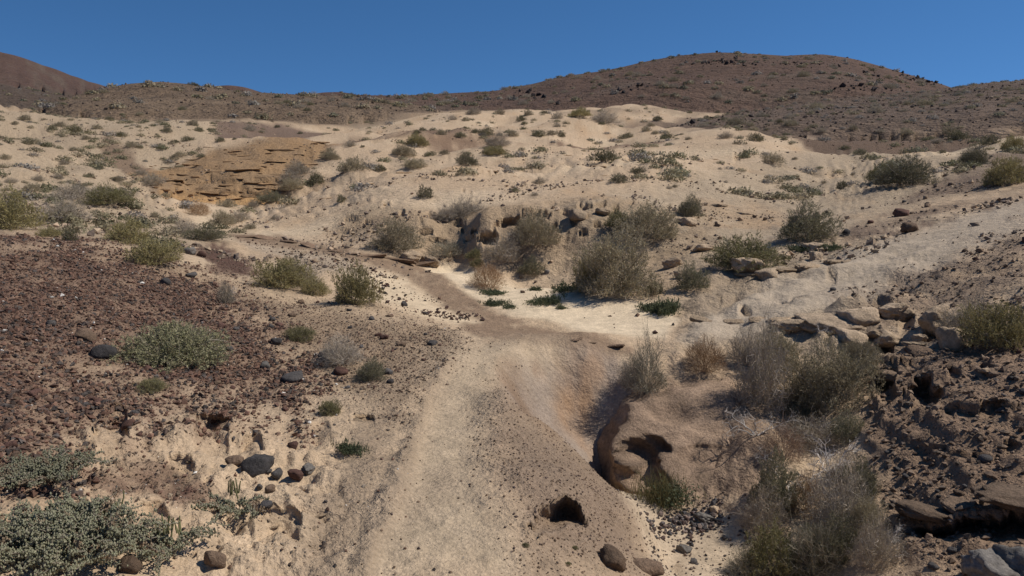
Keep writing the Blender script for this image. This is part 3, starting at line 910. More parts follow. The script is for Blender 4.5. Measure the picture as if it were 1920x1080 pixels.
def rock_material(name, bump=.02, scale=30.0):
    m, n, l, b = new_mat(name)
    b.inputs['Roughness'].default_value = .9
    b.inputs['Specular IOR Level'].default_value = .2
    at_ = n.new("ShaderNodeAttribute"); at_.attribute_name = "tint"
    oi = n.new("ShaderNodeObjectInfo")
    tc = n.new("ShaderNodeTexCoord")
    t1 = n.new("ShaderNodeTexNoise"); t1.inputs['Scale'].default_value = scale; t1.inputs['Detail'].default_value = 6; t1.inputs['Roughness'].default_value = .7
    t2 = n.new("ShaderNodeTexNoise"); t2.inputs['Scale'].default_value = scale * .2; t2.inputs['Detail'].default_value = 4
    geo = n.new("ShaderNodeNewGeometry")
    for t in (t1, t2):
        l.new(geo.outputs['Position'], t.inputs['Vector'])
    mr = n.new("ShaderNodeMapRange"); mr.inputs['From Min'].default_value = .25; mr.inputs['From Max'].default_value = .75; mr.inputs['To Min'].default_value = .55; mr.inputs['To Max'].default_value = 1.4
    l.new(t1.outputs['Fac'], mr.inputs['Value'])
    mr2 = n.new("ShaderNodeMapRange"); mr2.inputs['From Min'].default_value = .3; mr2.inputs['From Max'].default_value = .7; mr2.inputs['To Min'].default_value = .75; mr2.inputs['To Max'].default_value = 1.25
    l.new(t2.outputs['Fac'], mr2.inputs['Value'])
    mr3 = n.new("ShaderNodeMapRange"); mr3.inputs['To Min'].default_value = .75; mr3.inputs['To Max'].default_value = 1.3
    l.new(oi.outputs['Random'], mr3.inputs['Value'])
    k1 = n.new("ShaderNodeMath"); k1.operation = 'MULTIPLY'; l.new(mr.outputs[0], k1.inputs[0]); l.new(mr2.outputs[0], k1.inputs[1])
    k2 = n.new("ShaderNodeMath"); k2.operation = 'MULTIPLY'; l.new(k1.outputs[0], k2.inputs[0]); l.new(mr3.outputs[0], k2.inputs[1])
    mx = n.new("ShaderNodeVectorMath"); mx.operation = 'SCALE'
    l.new(at_.outputs['Color'], mx.inputs[0]); l.new(k2.outputs[0], mx.inputs['Scale'])
    l.new(mx.outputs[0], b.inputs['Base Color'])
    bp = n.new("ShaderNodeBump"); bp.inputs['Distance'].default_value = bump; bp.inputs['Strength'].default_value = .9
    l.new(t1.outputs['Fac'], bp.inputs['Height']); l.new(bp.outputs[0], b.inputs['Normal'])
    return m


mat_stone = rock_material("volcanic_stone", .012, 60)
mat_tuff = rock_material("tuff_rock", .03, 42)
mat_gravel = rock_material("cinder_gravel", .004, 80)


def rock_mesh(name, v, f, col, mat, smooth=True, cvar=.12):
    me = mesh_from(name, v, f.ravel(), np.full(len(f), 3), smooth)
    n = vnoise3(v / max(np.abs(v).max(), 1e-6), 3.0, 8)
    c = np.clip(np.array(col)[None] * (1 + cvar * n[:, None]), 0, 1)
    add_attr(me, "tint", 'FLOAT_COLOR', np.c_[c, np.ones(len(c))])
    me.materials.append(mat)
    return me


def put(name, me, loc, rot=(0, 0, 0), scale=(1, 1, 1), label=None, cat=None, group=None):
    o = bpy.data.objects.new(name, me)
    o.location, o.rotation_euler, o.scale = loc, rot, scale
    C.objects.link(o)
    return tag(o, label, cat, group)


# the big hollowed boulder on the far side of the gully: built as a worn block, then hollowed
def carve(p, nrm_dir, c, rad, dep, flat=1.0):
    q = np.linalg.norm((p - c) / rad, axis=1) * (1 + .55 * vnoise3(p, 4.5, 3))
    return p + np.clip(1 - q, 0, 1)[:, None] ** .55 * dep * np.array(nrm_dir)


def hollow_boulder():
    v, f = ICO[5]
    v, f = stone_verts(5, 41, 5, 10.0, 0.0)
    a = at(1140, 895)                        # foot of its left end
    # lay the block out in metres: corners seen in the photograph at their distances
    def P(px, py, d):
        th, t, q = ray(px, py)
        r = d * q
        return np.array([r * math.sin(th), r * math.cos(th), EYE + t * r])
    cen = P(1285, 858, 5.75)
    # planes of the worn block: point on the face, outward normal
    faces = [
        (P(1162, 860, 5.45), (-.95, -.25, -.10)),     # end towards the basin
        (P(1200, 880, 5.30), (-.38, -.90, -.22)),     # face above the grass
        (P(1185, 770, 5.85), (-.50, -.10, .86)),      # top, sloping left
        (P(1260, 735, 6.20), (-.05, -.05, 1.0)),
        (P(1330, 790, 5.85), (.05, -.45, .89)),
        (P(1400, 905, 5.15), (.35, -.85, .35)),
        (P(1425, 860, 5.60), (.9, -.2, .4)),
        (P(1250, 690, 6.9), (0, 1, .3)),
        (P(1280, 985, 5.4), (0, 0, -1.0)),
        (P(1150, 800, 5.70), (-.80, .25, .55)),
        (P(1330, 930, 5.05), (.0, -.95, .28)),
        (P(1250, 830, 5.38), (-.16, -.72, .68)),
    ]
    nr = np.array([np.array(n) / np.linalg.norm(n) for _, n in faces])
    hh = np.array([np.dot(p - cen, n) for (p, _), n in zip(faces, nr)])
    hh = np.clip(hh, .05, None)
    base_v = ICO[5][0]
    ext = np.array([.6, .55, .5])
    d = base_v / np.linalg.norm(base_v, axis=1)[:, None]
    q = np.clip(d @ nr.T, 0, None) / hh
    s = 17.0
    r = (q ** s).sum(1) ** (-1 / s)
    p = d * r[:, None]
    n = vnoise3(p, 2.0, 4) * .15 - np.abs(vnoise3(p, 3.6, 9)) * .16 + vnoise3(p, 8, 19) * .05 + vnoise3(p, 19, 29) * .022 + vnoise3(p, 45, 39) * .012
    p = p * (1 + n)[:, None]
    p = p + cen
    p = carve(p, (.38, .85, -.34), P(1213, 848, 5.36), np.array([.23, .32, .15]), .5)
    p = carve(p, (.38, .85, -.34), P(1196, 897, 5.3), np.array([.20, .24, .075]), .24)
    p = carve(p, (.1, .6, -.7), P(1262, 775, 5.9), np.array([.2, .2, .08]), .09)
    p = carve(p, (.0, .7, -.6), P(1330, 855, 5.55), np.array([.25, .2, .08]), .08)
    return p, ICO[5][1]


bv, bf = hollow_boulder()
o_b = bv.mean(0); o_b[2] = bv[:, 2].min()
me = rock_mesh("boulder", bv - o_b, bf, (.30, .21, .145), mat_tuff, True, .45)
put("boulder", me, o_b, label="large brown hollowed boulder jutting over the gully beside the water-worn basin", cat="boulder")

STONES = {}
SP = [("black", (.066, .06, .058), 9), ("black2", (.08, .072, .068), 14), ("red", (.10, .055, .042), 10), ("brown", (.17, .115, .078), 10), ("pale", (.42, .315, .215), 9), ("grey", (.15, .135, .12), 8)]
for i, (nm, c, pl) in enumerate(SP):
    for j in range(3):
        v, f = stone_verts((3 if j < 2 else 2) + (nm in ("pale", "grey")), 60 + i * 7 + j, pl, 20 if nm != "pale" else 14, .15 if nm not in ("pale", "grey") else .2, (1, .78 + .1 * j, .55 + .12 * j), 2.3)
        STONES[(nm, j)] = rock_mesh("stone", v * .5, f, c, mat_stone if nm in ("black", "black2", "red", "grey") else mat_tuff)


def stone(kind, px, py, w_, asp=.7, rot=None, label=None, cat="stone", group=None, sink=.18, j=None, name=None, dz=0.0):
    p = at(px, py)
    s = w_ * px2m(p)
    k = random.randrange(3) if j is None else j
    rz = random.uniform(0, 6.28) if rot is None else rot
    o = put(name or ("stone" if cat == "stone" else cat), STONES[(kind, k)], (p.x, p.y, p.z + s * asp * (.5 - sink) * .9 + dz), (random.uniform(-.25, .25), random.uniform(-.25, .25), rz), (s * 1.05, s * 1.05, s * asp * 1.5), label, cat, group)
    return o


# singled out
stone("black", 197, 668, 46, .75, .6, "elongated black stone lying below and left of the long grey-green shrub", j=0)
stone("brown", 160, 634, 42, .5, .2, "flat brown stone just above the elongated black stone", j=1)
stone("black2", 95, 612, 24, .7, None, "small black stone on the cinder slope left of the flat brown stone", j=0)
stone("black", 310, 532, 22, .7, None, "square black stone on the cinder slope below the olive shrub")
stone("black2", 360, 520, 22, .6, None, "bluish black stone at the end of the olive shrub")
stone("grey", 354, 476, 26, .5, .1, "flat grey stone at the upper edge of the cinder slope")
stone("red", 378, 481, 18, .7, None, "reddish stone beside the flat grey stone")
stone("black", 484, 880, 58, .6, .3, "largest dark stone of the cluster on the pale sand bank", j=1)
stone("black2", 521, 896, 24, 1.0, None, "upright dark stone at the lower end of the stone cluster")
stone("brown", 440, 868, 34, .55, .2, "brown flat stone leaning on the largest dark stone")
stone("black2", 502, 888, 16, .8, None, "small round stone touching the largest dark stone")
stone("red", 556, 894, 28, .7, None, "reddish stone right of the stone cluster")
stone("grey", 577, 884, 24, .9, None, "upright grey-brown stone at the right end of the stone cluster")
stone("brown", 507, 920, 22, .7, None, "tan stone below the upright dark stone")
stone("black2", 487, 917, 15, .9, None, "small bluish stone left of the tan stone")
stone("black", 500, 950, 24, .5, None, "flat black stone by itself below the cluster")
stone("brown", 405, 1058, 40, .95, .4, "round brown stone set in a hollow near the lower edge", j=0)
stone("brown", 243, 1068, 44, .8, .2, "grey-brown stone under the fleshy grey-green shrub")
stone("black", 616, 672, 38, .6, .5, "dark angular stone among the stones below the grey twiggy shrub")
stone("black2", 519, 646, 20, .9, None, "small dark stone left of the bright green low shrub")
stone("black2", 548, 712, 44, .35, .3, "flat dark slab lying flush in the stony rill")
stone("grey", 497, 690, 18, .7, None, "small grey stone above the flat dark slab")
stone("red", 640, 700, 30, .5, None, "reddish flat stone in the stony rill")
stone("brown", 1148, 1058, 54, .75, .2, "round red-brown boulder in the path flank below the small cave", "boulder", j=1)
stone("brown", 1212, 1066, 62, .55, .2, "low brown boulder beside the round red-brown boulder", "boulder", j=0, sink=.4)
stone("grey", 1868, 1085, 120, .6, .3, "large rough grey boulder in the lower corner", "boulder", j=0)
stone("grey", 1925, 1085, 110, .75, 1.3, "second rough grey boulder at the picture edge", "boulder", j=1)
stone("grey", 1284, 1034, 24, .7, None, "larger grey stone on the sandy gully floor below the pebbles")
stone("black2", 1358, 1010, 13, .6, None, "small dark oval stone alone on the gully sand")
stone("grey", 1318, 974, 34, .55, None, "flat grey stone at the top of the pebble heap")
stone("black2", 1300, 1056, 14, .8, None, "small dark stone near the twigs on the gully floor")
stone("pale", 1340, 958, 20, .6, None, "pale stone half buried beside the pebble heap")
stone("black", 1587, 441, 18, 1.0, None, "black stone right of the grey-green shrub on the slope")
stone("brown", 1705, 434, 30, .8, None, "rounded brown stone on the stony slope")
stone("red", 1690, 405, 26, .7, None, "dark red stone above the rounded brown stone")
stone("grey", 1025, 512, 9, .8, None, "small grey stone alone on the wash sand")
stone("brown", 980, 549, 9, .8, None, "small brown stone among the green mats")
stone("black2", 758, 574, 10, 1.3, None, "upright dark stone on the pale patch beside the brown rock strip")
stone("pale", 770, 490, 40, .75, .5, "pale rounded boulder at the edge of the wash", "boulder", j=0)
stone("pale", 806, 497, 34, .65, .2, "pointed pale boulder right of the rounded one", "boulder", j=1)
stone("pale", 1850, 700, 24, .6, None, "pale stone on the dark rough bank")
# blocks broken from the bank under the slope
BL = [(1612,598,70,.42,.15,"broad pale sandstone block overhanging the smooth slab"),(1672,588,52,.55,.4,"rounded sandstone block right of the broad one"),(1560,614,120,.26,.1,"long smooth grey slab lying below the sandstone blocks"),
      (1665,648,56,.75,.5,"big weathered sandstone boulder above the big grey shrub"),(1625,665,34,.9,.2,"upright pale boulder at the top of the big grey shrub"),(1598,636,58,.4,.2,"low pale block left of the weathered boulder"),
      (1750,618,60,1.0,.9,"tall brown block beside the bleached twigs"),(1722,640,26,.8,.3,"small knobbly stone on the ledge"),(1715,650,44,.3,.2,"flat sandstone slab under the knobbly stone"),(1725,662,50,.3,.1,"second flat slab on the ledge"),
      (1785,645,56,.8,.7,"smooth tan boulder under the bleached twigs"),(1688,600,40,.8,.2,"small blocky boulder under the rounded block"),(1640,632,30,.7,.3,"tan stone between slab and boulders"),
      (1525,468,40,.5,.2,"pale block below the grey-green shrub on the slope"),(1530,485,24,.8,.2,"small pale block at the green mats"),(1480,618,70,.4,.2,"rounded ledge block at the left end of the slab"),
      (1400,505,60,.5,.2,"pale weathered block below the green shrub"),(1440,518,46,.45,.9,"second weathered block on the slope below the green shrub"),(1870,640,40,.6,.2,"brown block under the olive tangle"),
      (1320,470,40,.5,.3,"rounded sandstone lump beside the tall shrubs"),(1260,500,34,.7,.2,"weathered lump right of the largest shrub"),(1280,520,30,.7,.2,"small weathered lump under the largest shrub"),
      (1575,890,36,.7,.2,"pale knobbly boulder behind the white branches"),(1600,905,40,.7,.8,"tan crumbling boulder behind the white branches"),
      (1085,408,34,.6,.2,"sandstone lump on the pitted bank"),(1130,402,30,.6,.2,"second sandstone lump on the pitted bank"),(1290,420,34,.5,.6,"sandstone lump right of the pitted bank")]
for px, py, w_, asp, rz, lb in BL:
    stone("pale" if py < 660 else "brown", px, py, w_, asp, rz, lb, "boulder", sink=.25)

# many loose stones that nothing tells apart
def loose(n, dens, kinds, smin, smax, label, group, seed, asp=.65):
    g = np.random.default_rng(seed)
    p, i, j = scatter(n, dens, g)
    for q in p:
        s = smin * (smax / smin) ** (g.random() ** 1.6)
        k = kinds[g.integers(len(kinds))]
        put("stone", STONES[(k, int(g.integers(3)))], (q[0], q[1], q[2] + s * asp * .22), tuple(g.uniform(-.4, .4, 2)) + (g.uniform(0, 6.28),), (s, s, s * asp * 1.4), label, "stone", group)


def zf(z):
    return z[:, :-1]


rf = Rv[:, :-1]
loose(110, zf(Z_cind) * vis / rf ** 1.2 * (rf < 9), ["red", "black2", "red", "brown", "red"], .03, .075, "loose fist-sized dark stone lying among the cinders of the red slope", "loose stones on the cinder slope", 1)
loose(45, zf(np.clip(Z_brown - Z_cind, 0, 1)) * vis / rf, ["red", "black2", "brown"], .03, .10, "loose dark stone on the brown gravelly ground beside the footpath", "loose stones beside the footpath", 2)
loose(50, zf(np.clip(Z_rub + Z_stony, 0, 1)) * vis / rf, ["black2", "brown", "red"], .05, .16, "loose dark stone on the stony slope above the rocky bank", "loose stones on the stony slope", 3)
loose(45, zf(Z_bank) * vis, ["black2", "brown", "black"], .03, .09, "dark stone stuck in the rough brown bank", "stones in the rocky bank", 4)

# bedding of the ochre cliff: thin hard slabs standing out of the face, in rows
g = np.random.default_rng(12)
SLAB = []
for k in range(5):
    v, f = stone_verts(3, 900 + k, 9, 16, .10, (1, .5, .5), 2.6)
    SLAB.append(rock_mesh("rock_slab", v * .5, f, ((.34, .21, .11), (.28, .18, .10), (.38, .245, .135))[k % 3], mat_tuff))
rows = [(285, 610, 306, 272), (280, 600, 318, 290), (290, 580, 330, 306), (320, 560, 338, 318), (280, 545, 347, 338), (285, 540, 357, 352), (300, 535, 366, 360), (380, 620, 282, 276), (345, 500, 374, 372)]
for xa, xb, ya, yb in rows:
    x = xa
    while x < xb:
        w_ = 7 + 46 * g.random() ** 2
        py = ya + (yb - ya) * (x - xa) / (xb - xa) + g.normal(0, 4.5)
        p = at(x + w_ / 2, py)
        k = px2m(p)
        s = w_ * k
        put("rock_slab", SLAB[int(g.integers(5))], (p.x, p.y + min(s * .9, 1.3) * .25 - g.uniform(.05, .2), p.z), (g.normal(0, .06), g.normal(0, .03), g.normal(0, .15)), (s * 1.1, min(s * .9, 1.3), g.uniform(.06, .22)),
            "thin ochre rock slab standing out of the layered cliff among many alike", "rock slab", "bedding slabs of the layered cliff")
        x += w_ * g.uniform(.5, 1.7)
# small broken ledges on the open dunes
for px, py, w_ in [(915,322,46),(987,316,26),(1125,312,30),(1380,295,26),(1345,300,22),(760,325,40),(840,330,24),(700,345,36),(650,372,30),(720,384,26),(1180,300,26),(1060,292,30),(880,292,30),(1250,310,30),(1310,303,24),(680,352,18),(960,330,20),(1020,340,26),(610,372,26),(1130,330,24)]:
    p = at(px, py)
    s = w_ * px2m(p)
    put("rock_ledge", SLAB[int(g.integers(5))], (p.x, p.y + s * .1, p.z - .01), (g.normal(0, .08), g.normal(0, .06), g.normal(0, .3)), (s, s * .7, s * .24), "low broken sandstone ledge breaking the surface of the open dunes", "rock ledge", "sandstone ledges of the open dunes")

# edges of bedrock: rows of flat broken plates
PLATE = {}
for nm, c in (("strip", (.205, .135, .088)), ("sand", (.36, .265, .175)), ("bank", (.20, .14, .097)), ("tuff", (.27, .195, .137))):
    for k in range(3):
        v, f = stone_verts(4, 930 + k, 8, 18, .16, (1, .62, .5), 2.6)
        PLATE[(nm, k)] = rock_mesh("rock_plate", v * .5, f, c, mat_tuff)


def plates(pts, kind, wmin, wmax, thick, label, group, deep=.5, dz=0.0, slope=0.0):
    pts = np.array(pts, float)
    seg = np.hypot(*np.diff(pts, axis=0).T)
    L = np.r_[0, np.cumsum(seg)]
    x, n_ = 0.0, 0
    nth = ["first", "second", "third", "fourth", "fifth", "sixth", "seventh", "eighth", "ninth", "tenth", "eleventh", "twelfth"]
    while x < L[-1]:
        w_ = g.uniform(wmin, wmax)
        q = [np.interp(min(x + w_ / 2, L[-1]), L, pts[:, i]) for i in (0, 1)]
        q2 = [np.interp(min(x + w_ / 2 + 4, L[-1] + 4), np.r_[L, L[-1] + 8], np.r_[pts[:, i], 2 * pts[-1, i] - pts[-2, i]]) for i in (0, 1)]
        p, p2 = at(*q), at(q2[0], q2[1])
        s = w_ * px2m(p)
        az = math.atan2(p2.y - p.y, p2.x - p.x)
        put("rock_plate", PLATE[(kind, int(g.integers(3)))], (p.x, p.y + s * deep * .22, p.z + dz), (g.normal(.0, .08), g.normal(0, .06) - slope, np.clip(az, -.9, .9) + g.normal(0, .12)), (s * 1.25, s * deep * 1.6, s * thick * 2 * g.uniform(.7, 1.25)), nth[min(n_, 11)] + " from the left: " + label, "rock plate", group)
        n_ += 1
        x += w_ * g.uniform(.75, 1.15)


plates([(445,444),(520,450),(600,467),(660,477),(720,485),(785,497)], "strip", 26, 60, .14, "brown plate in the edge of the rock strip", "plates along the rock strip", .5)
plates([(1050,630),(1085,638),(1120,643),(1165,653)], "strip", 24, 46, .12, "thin brown plate at the lip above the water-worn basin", "plates above the basin", .6, -.01)
plates([(582,972),(615,948),(652,928),(705,894)], "sand", 40, 62, .22, "crusted plate jutting beside the footpath", "plates beside the footpath", .6, -.02)
plates([(1660,700),(1740,690),(1830,700),(1915,690)], "bank", 34, 70, .3, "brown plate on the upper bench of the bank", "plates of the rough bank", .7, -.05)
plates([(1700,972),(1760,980),(1830,968),(1915,952)], "bank", 80, 130, .2, "thick plate roofing the dark overhang", "plates over the overhang", .8, .02)
plates([(1300,600),(1370,606),(1440,600),(1530,596)], "sand", 40, 80, .2, "pale plate at the foot of the grey slope", "plates of the grey slope", .6, -.02)
plates([(1385,520),(1440,510),(1520,498),(1600,488)], "sand", 30, 70, .2, "pale plate half way up the grey slope", "plates half way up the grey slope", .6, -.03)
plates([(1290,382),(1340,384),(1390,400)], "sand", 22, 40, .25, "pale plate on the shoulder above the pitted bank", "plates on the shoulder", .6, -.03)
for pts, lb in (([(250,850),(310,842),(370,858)], "pale crust under the gravel vein"), ([(470,985),(520,970),(575,985)], "pale crust below the stone cluster"), ([(640,795),(690,772),(715,765)], "crust over the slit in the path bank")):
    plates(pts, "sand", 26, 50, .16, lb, "crusts of the pale sand bank", .7, -.035)
# ------------------------------------------------------------------ gravel nobody could count
GP = []
for k in range(10):
    v, f = stone_verts(1, 500 + k, 7, 7, .0)
    GP.append((v, f))
_oct_v = np.array([[1, 0, 0], [-1, 0, 0], [0, 1, 0], [0, -1, 0], [0, 0, 1], [0, 0, -1.]])
_oct_f = np.array([[0, 2, 4], [2, 1, 4], [1, 3, 4], [3, 0, 4], [2, 0, 5], [1, 2, 5], [3, 1, 5], [0, 3, 5]])
# 20-sided pebbles for the near gravel
_i0v, _i0f = None, None
bm = bmesh.new(); bmesh.ops.create_icosphere(bm, subdivisions=1, radius=1.0)
_i0v = np.array([x.co[:] for x in bm.verts]); _i0f = np.array([[x.index for x in q.verts] for q in bm.faces]); bm.free()


def rot_mats(n, g, tilt=.9):
    a, b, c = g.uniform(0, 6.283, n), g.normal(0, tilt, n), g.normal(0, tilt, n)
    ca, sa, cb, sb, cc, sc = np.cos(a), np.sin(a), np.cos(b), np.sin(b), np.cos(c), np.sin(c)
    z, o = np.zeros(n), np.ones(n)
    Rz = np.array([[ca, -sa, z], [sa, ca, z], [z, z, o]])
    Rx = np.array([[o, z, z], [z, cb, -sb], [z, sb, cb]])
    Ry = np.array([[cc, z, sc], [z, o, z], [-sc, z, cc]])
    return np.einsum('ijn,jkn,kln->nil', Rz, Rx, Ry)


def gravel(name, n, dens, smin, smax, cols, label, seed, low=False, power=2.2, lift_=.2):
    g = np.random.default_rng(seed)
    p, _, _ = scatter(n, dens, g)
    s = smin * (smax / smin) ** (g.random(n) ** power)
    bv_, bf_ = (_oct_v, _oct_f) if low else (_i0v, _i0f)
    nv = len(bv_)
    R = rot_mats(n, g, .5)
    dims = np.c_[g.uniform(.75, 1.1, n), g.uniform(.6, .95, n), g.uniform(.4, .75, n)] * s[:, None] * .5
    jit = 1 + g.normal(0, .14, (n, nv, 1)) + (.25 if low else 0)
    v = np.einsum('nij,nkj->nki', R, bv_[None] * jit * dims[:, None, :]) + p[:, None, :]
    v[:, :, 2] += (s * lift_)[:, None]
    f = (bf_[None] + (np.arange(n) * nv)[:, None, None]).reshape(-1)
    cols = np.array(cols)
    c = cols[g.integers(len(cols), size=n)] * g.uniform(.65, 1.35, (n, 1))
    me = mesh_from(name, v.reshape(-1, 3), f, np.full(n * len(bf_), 3), False)
    cc = np.repeat(np.c_[c, np.ones(n)], nv, 0)
    add_attr(me, "tint", 'FLOAT_COLOR', cc)
    me.materials.append(mat_gravel)
    o = bpy.data.objects.new(name, me)
    C.objects.link(o)
    tag(o, label, "gravel", None, "stuff")


RED = [(.15, .085, .060), (.17, .098, .068), (.125, .075, .056), (.10, .072, .058), (.08, .066, .058), (.20, .13, .092)]
WHITE = (.62, .58, .52)
z = zf
cp_ = np.clip(.7 + z(WN1) * .9 + z(WN3) * .9, .15, 1.2)
gravel("cinder_gravel", 38000, z(Z_cind) * cp_ * vis / rf ** 1.3 * (rf < 10.5), .009, .046, RED * 30 + [WHITE], "dark red-brown volcanic cinders covering the slope", 21, True, 3.0)
gravel("gravel", 9000, z(np.clip(Z_brown + Z_vein + .9 * Z_cind2 - Z_cind, 0, 1)) * vis / rf ** 1.3 * (rf < 13), .006, .026, RED + [(.26, .185, .13), (.21, .15, .105), (.17, .12, .085)] * 4, "fine brown gravel between the cinder slope and the footpath", 22, True)
left_sand = z(np.clip(1 - Z_cind - Z_path - Z_flank - Z_bank - Z_basin, 0, 1)) * (THv[:, :-1] < -.06) * (rf < 9)
gravel("gravel", 8000, left_sand * (1 - .6 * z(Z_marg)) * vis / rf ** 1.6 * np.clip(.25 + z(WN1) * 1.8, .03, 1.5), .004, .026, RED + [(.25, .2, .15), (.3, .23, .16)] * 3 + [WHITE], "dark pebbles and white snail shells sprinkled over the pale sand bank", 23, True, 3.2)
gravel("gravel", 3500, z(Z_flank + .05 * Z_path) * vis / rf ** 1.5, .005, .018, [(.15, .10, .07), (.22, .15, .10), (.3, .22, .15), (.1, .07, .06)], "fine brown grit on the rock flank beside the footpath", 24, True)
pg = zone([(1215, 985), (1260, 965), (1330, 960), (1345, 975), (1330, 1005), (1270, 1010), (1225, 1000)], .012, .02, .02)
gravel("pebble_heap", 420, z(pg) * vis, .015, .055, [(.10, .085, .08), (.07, .065, .065), (.16, .12, .1), (.09, .06, .05)], "heap of dark pebbles on the sandy gully floor", 25)
gravel("gravel", 500, z(Z_floor) * vis, .008, .035, [(.10, .085, .08), (.2, .15, .12)], "thinly scattered pebbles on the sandy gully floor", 26)
gravel("gravel", 3600, z(Z_bank + .6 * Z_rub) * vis / rf, .012, .06, [(.19, .13, .09), (.15, .105, .075), (.22, .16, .115), (.10, .078, .062)], "brown grit and small stones of the rough bank", 27, True)
gravel("gravel", 700, z(np.clip(Z_patch * np.clip(.3 + 1.6 * WN1, .02, 2) + .5 * Z_pale + .01 * Z_wash, 0, 1.5)) * vis / rf ** 2, .02, .08, [(.06, .05, .045), (.1, .06, .05), (.16, .1, .07)], "dark pebbles strewn over the pale sand beside the rock strip", 28, True, 3.5)
farq = (OWN[:, :-1] == 0) & (rf > 11)
nzf = np.clip(z(fbm(Xv * .3, Yv * .5, 5, 88, .6)) * 3.2 - .1, .015, 2)
gravel("gravel", 13000, farq * nzf * vis / rf ** 1.7 * z(1 - Z_wash) * (1 - .7 * z(Z_wash2)) * (1 + 2 * z(Z_slopeL) + 2.5 * z(np.clip(Z_tongue + Z_band + Z_dark + far_dark, 0, 1))), .03, .14, [(.16, .12, .09), (.20, .15, .11), (.25, .19, .13), (.30, .22, .15), (.11, .085, .07)], "dark stones peppering the far sandy slopes", 29, True, 2.8)
hq = (OWN[:, :-1] > 0) & (rf < 260)
gravel("hill_stones", 8000, hq * vis / rf ** 1.5, .10, .38, [(.13, .088, .066), (.11, .078, .060), (.16, .118, .088), (.085, .064, .053), (.19, .145, .105)], "dark volcanic stones covering the brown hillsides", 30, True, 3.0)
crest = hq * (np.gradient(Zv, axis=1)[:, :-1] < .12) * (rf > 85)
gravel("crest_rocks", 600, hq * z(sstep(.12, .4, fbm(Xv * .035, Yv * .035, 3, 93))) * vis * (THv[:, :-1] > 0), .3, 1.1, [(.07, .055, .05), (.075, .058, .05), (.04, .036, .036)], "black rock outcrops along the crest of the tall hill", 31, True, 2.0)
gravel("crest_rocks", 170, (OWN[:, :-1] == 5) * (rf > 205) * (rf < 236) * vis, .4, 1.4, [(.05, .042, .04), (.075, .058, .05)], "black rocks standing on the skyline of the tall hill", 32, True, 2.0)
# ------------------------------------------------------------------ desert shrubs
def plant_material(name, trans=.12):
    m, n, l, b = new_mat(name)
    b.inputs['Roughness'].default_value = .75
    b.inputs['Specular IOR Level'].default_value = .25
    a = n.new("ShaderNodeAttribute"); a.attribute_name = "tint"
    oi = n.new("ShaderNodeObjectInfo")
    mr = n.new("ShaderNodeMapRange"); mr.inputs['To Min'].default_value = .82; mr.inputs['To Max'].default_value = 1.2
    l.new(oi.outputs['Random'], mr.inputs['Value'])
    sc = n.new("ShaderNodeVectorMath"); sc.operation = 'SCALE'
    l.new(a.outputs['Color'], sc.inputs[0]); l.new(mr.outputs[0], sc.inputs['Scale'])
    l.new(sc.outputs[0], b.inputs['Base Color'])
    if trans:
        # thin leaves let light through
        tr = n.new('ShaderNodeBsdfTranslucent'); l.new(sc.outputs[0], tr.inputs['Color'])
        ms = n.new('ShaderNodeMixShader'); ms.inputs[0].default_value = trans
        l.new(b.outputs[0], ms.inputs[1]); l.new(tr.outputs[0], ms.inputs[2])
        l.new(ms.outputs[0], n['Material Output'].inputs['Surface'])
    return m


mat_leaf = plant_material("shrub_leaf", .27)
mat_twig = plant_material("shrub_twig", 0)


class Geo:
    """collects quads and triangles with one colour per vertex"""
    def __init__(s):
        s.v, s.c, s.f, s.n = [], [], [], 0

    def add(s, v, f, c):
        v = np.asarray(v).reshape(-1, 3)
        s.v.append(v); s.c.append(np.broadcast_to(c, v.shape)); s.f.append(np.asarray(f) + s.n)
        s.n += len(v)

    def mesh(s, name, mat):
        v, c = np.concatenate(s.v), np.concatenate(s.c)
        loops = np.concatenate([f.ravel() for f in s.f])
        sizes = np.concatenate([np.full(len(f), f.shape[1]) for f in s.f])
        me = mesh_from(name, v, loops, sizes, False)
        add_attr(me, "tint", 'FLOAT_COLOR', np.c_[c, np.ones(len(c))])
        me.materials.append(mat)
        return me


def unit(a):
    return a / (np.linalg.norm(a, axis=-1, keepdims=True) + 1e-9)


def ribbons(G, P, w0, w1, col, g, cvar=.2):
    """thin flat twigs along polylines P (n, k, 3)"""
    n, k, _ = P.shape
    T = unit(np.gradient(P, axis=1))
    side = unit(np.cross(T, unit(g.normal(size=(n, 1, 3)))))
    w = np.linspace(w0, w1, k)[None, :, None] * .5
    L, R_ = P - side * w, P + side * w
    v = np.stack([L, R_], 2).reshape(n, k * 2, 3)
    j = np.arange(k - 1) * 2
    q = np.stack([j, j + 1, j + 3, j + 2], -1)
    f = (q[None] + (np.arange(n) * 2 * k)[:, None, None]).reshape(-1, 4)
    c = np.array(col)[None, None] * g.uniform(1 - cvar, 1 + cvar, (n, 1, 1))
    G.add(v, f, np.repeat(c, 2 * k, 1).reshape(-1, 3))


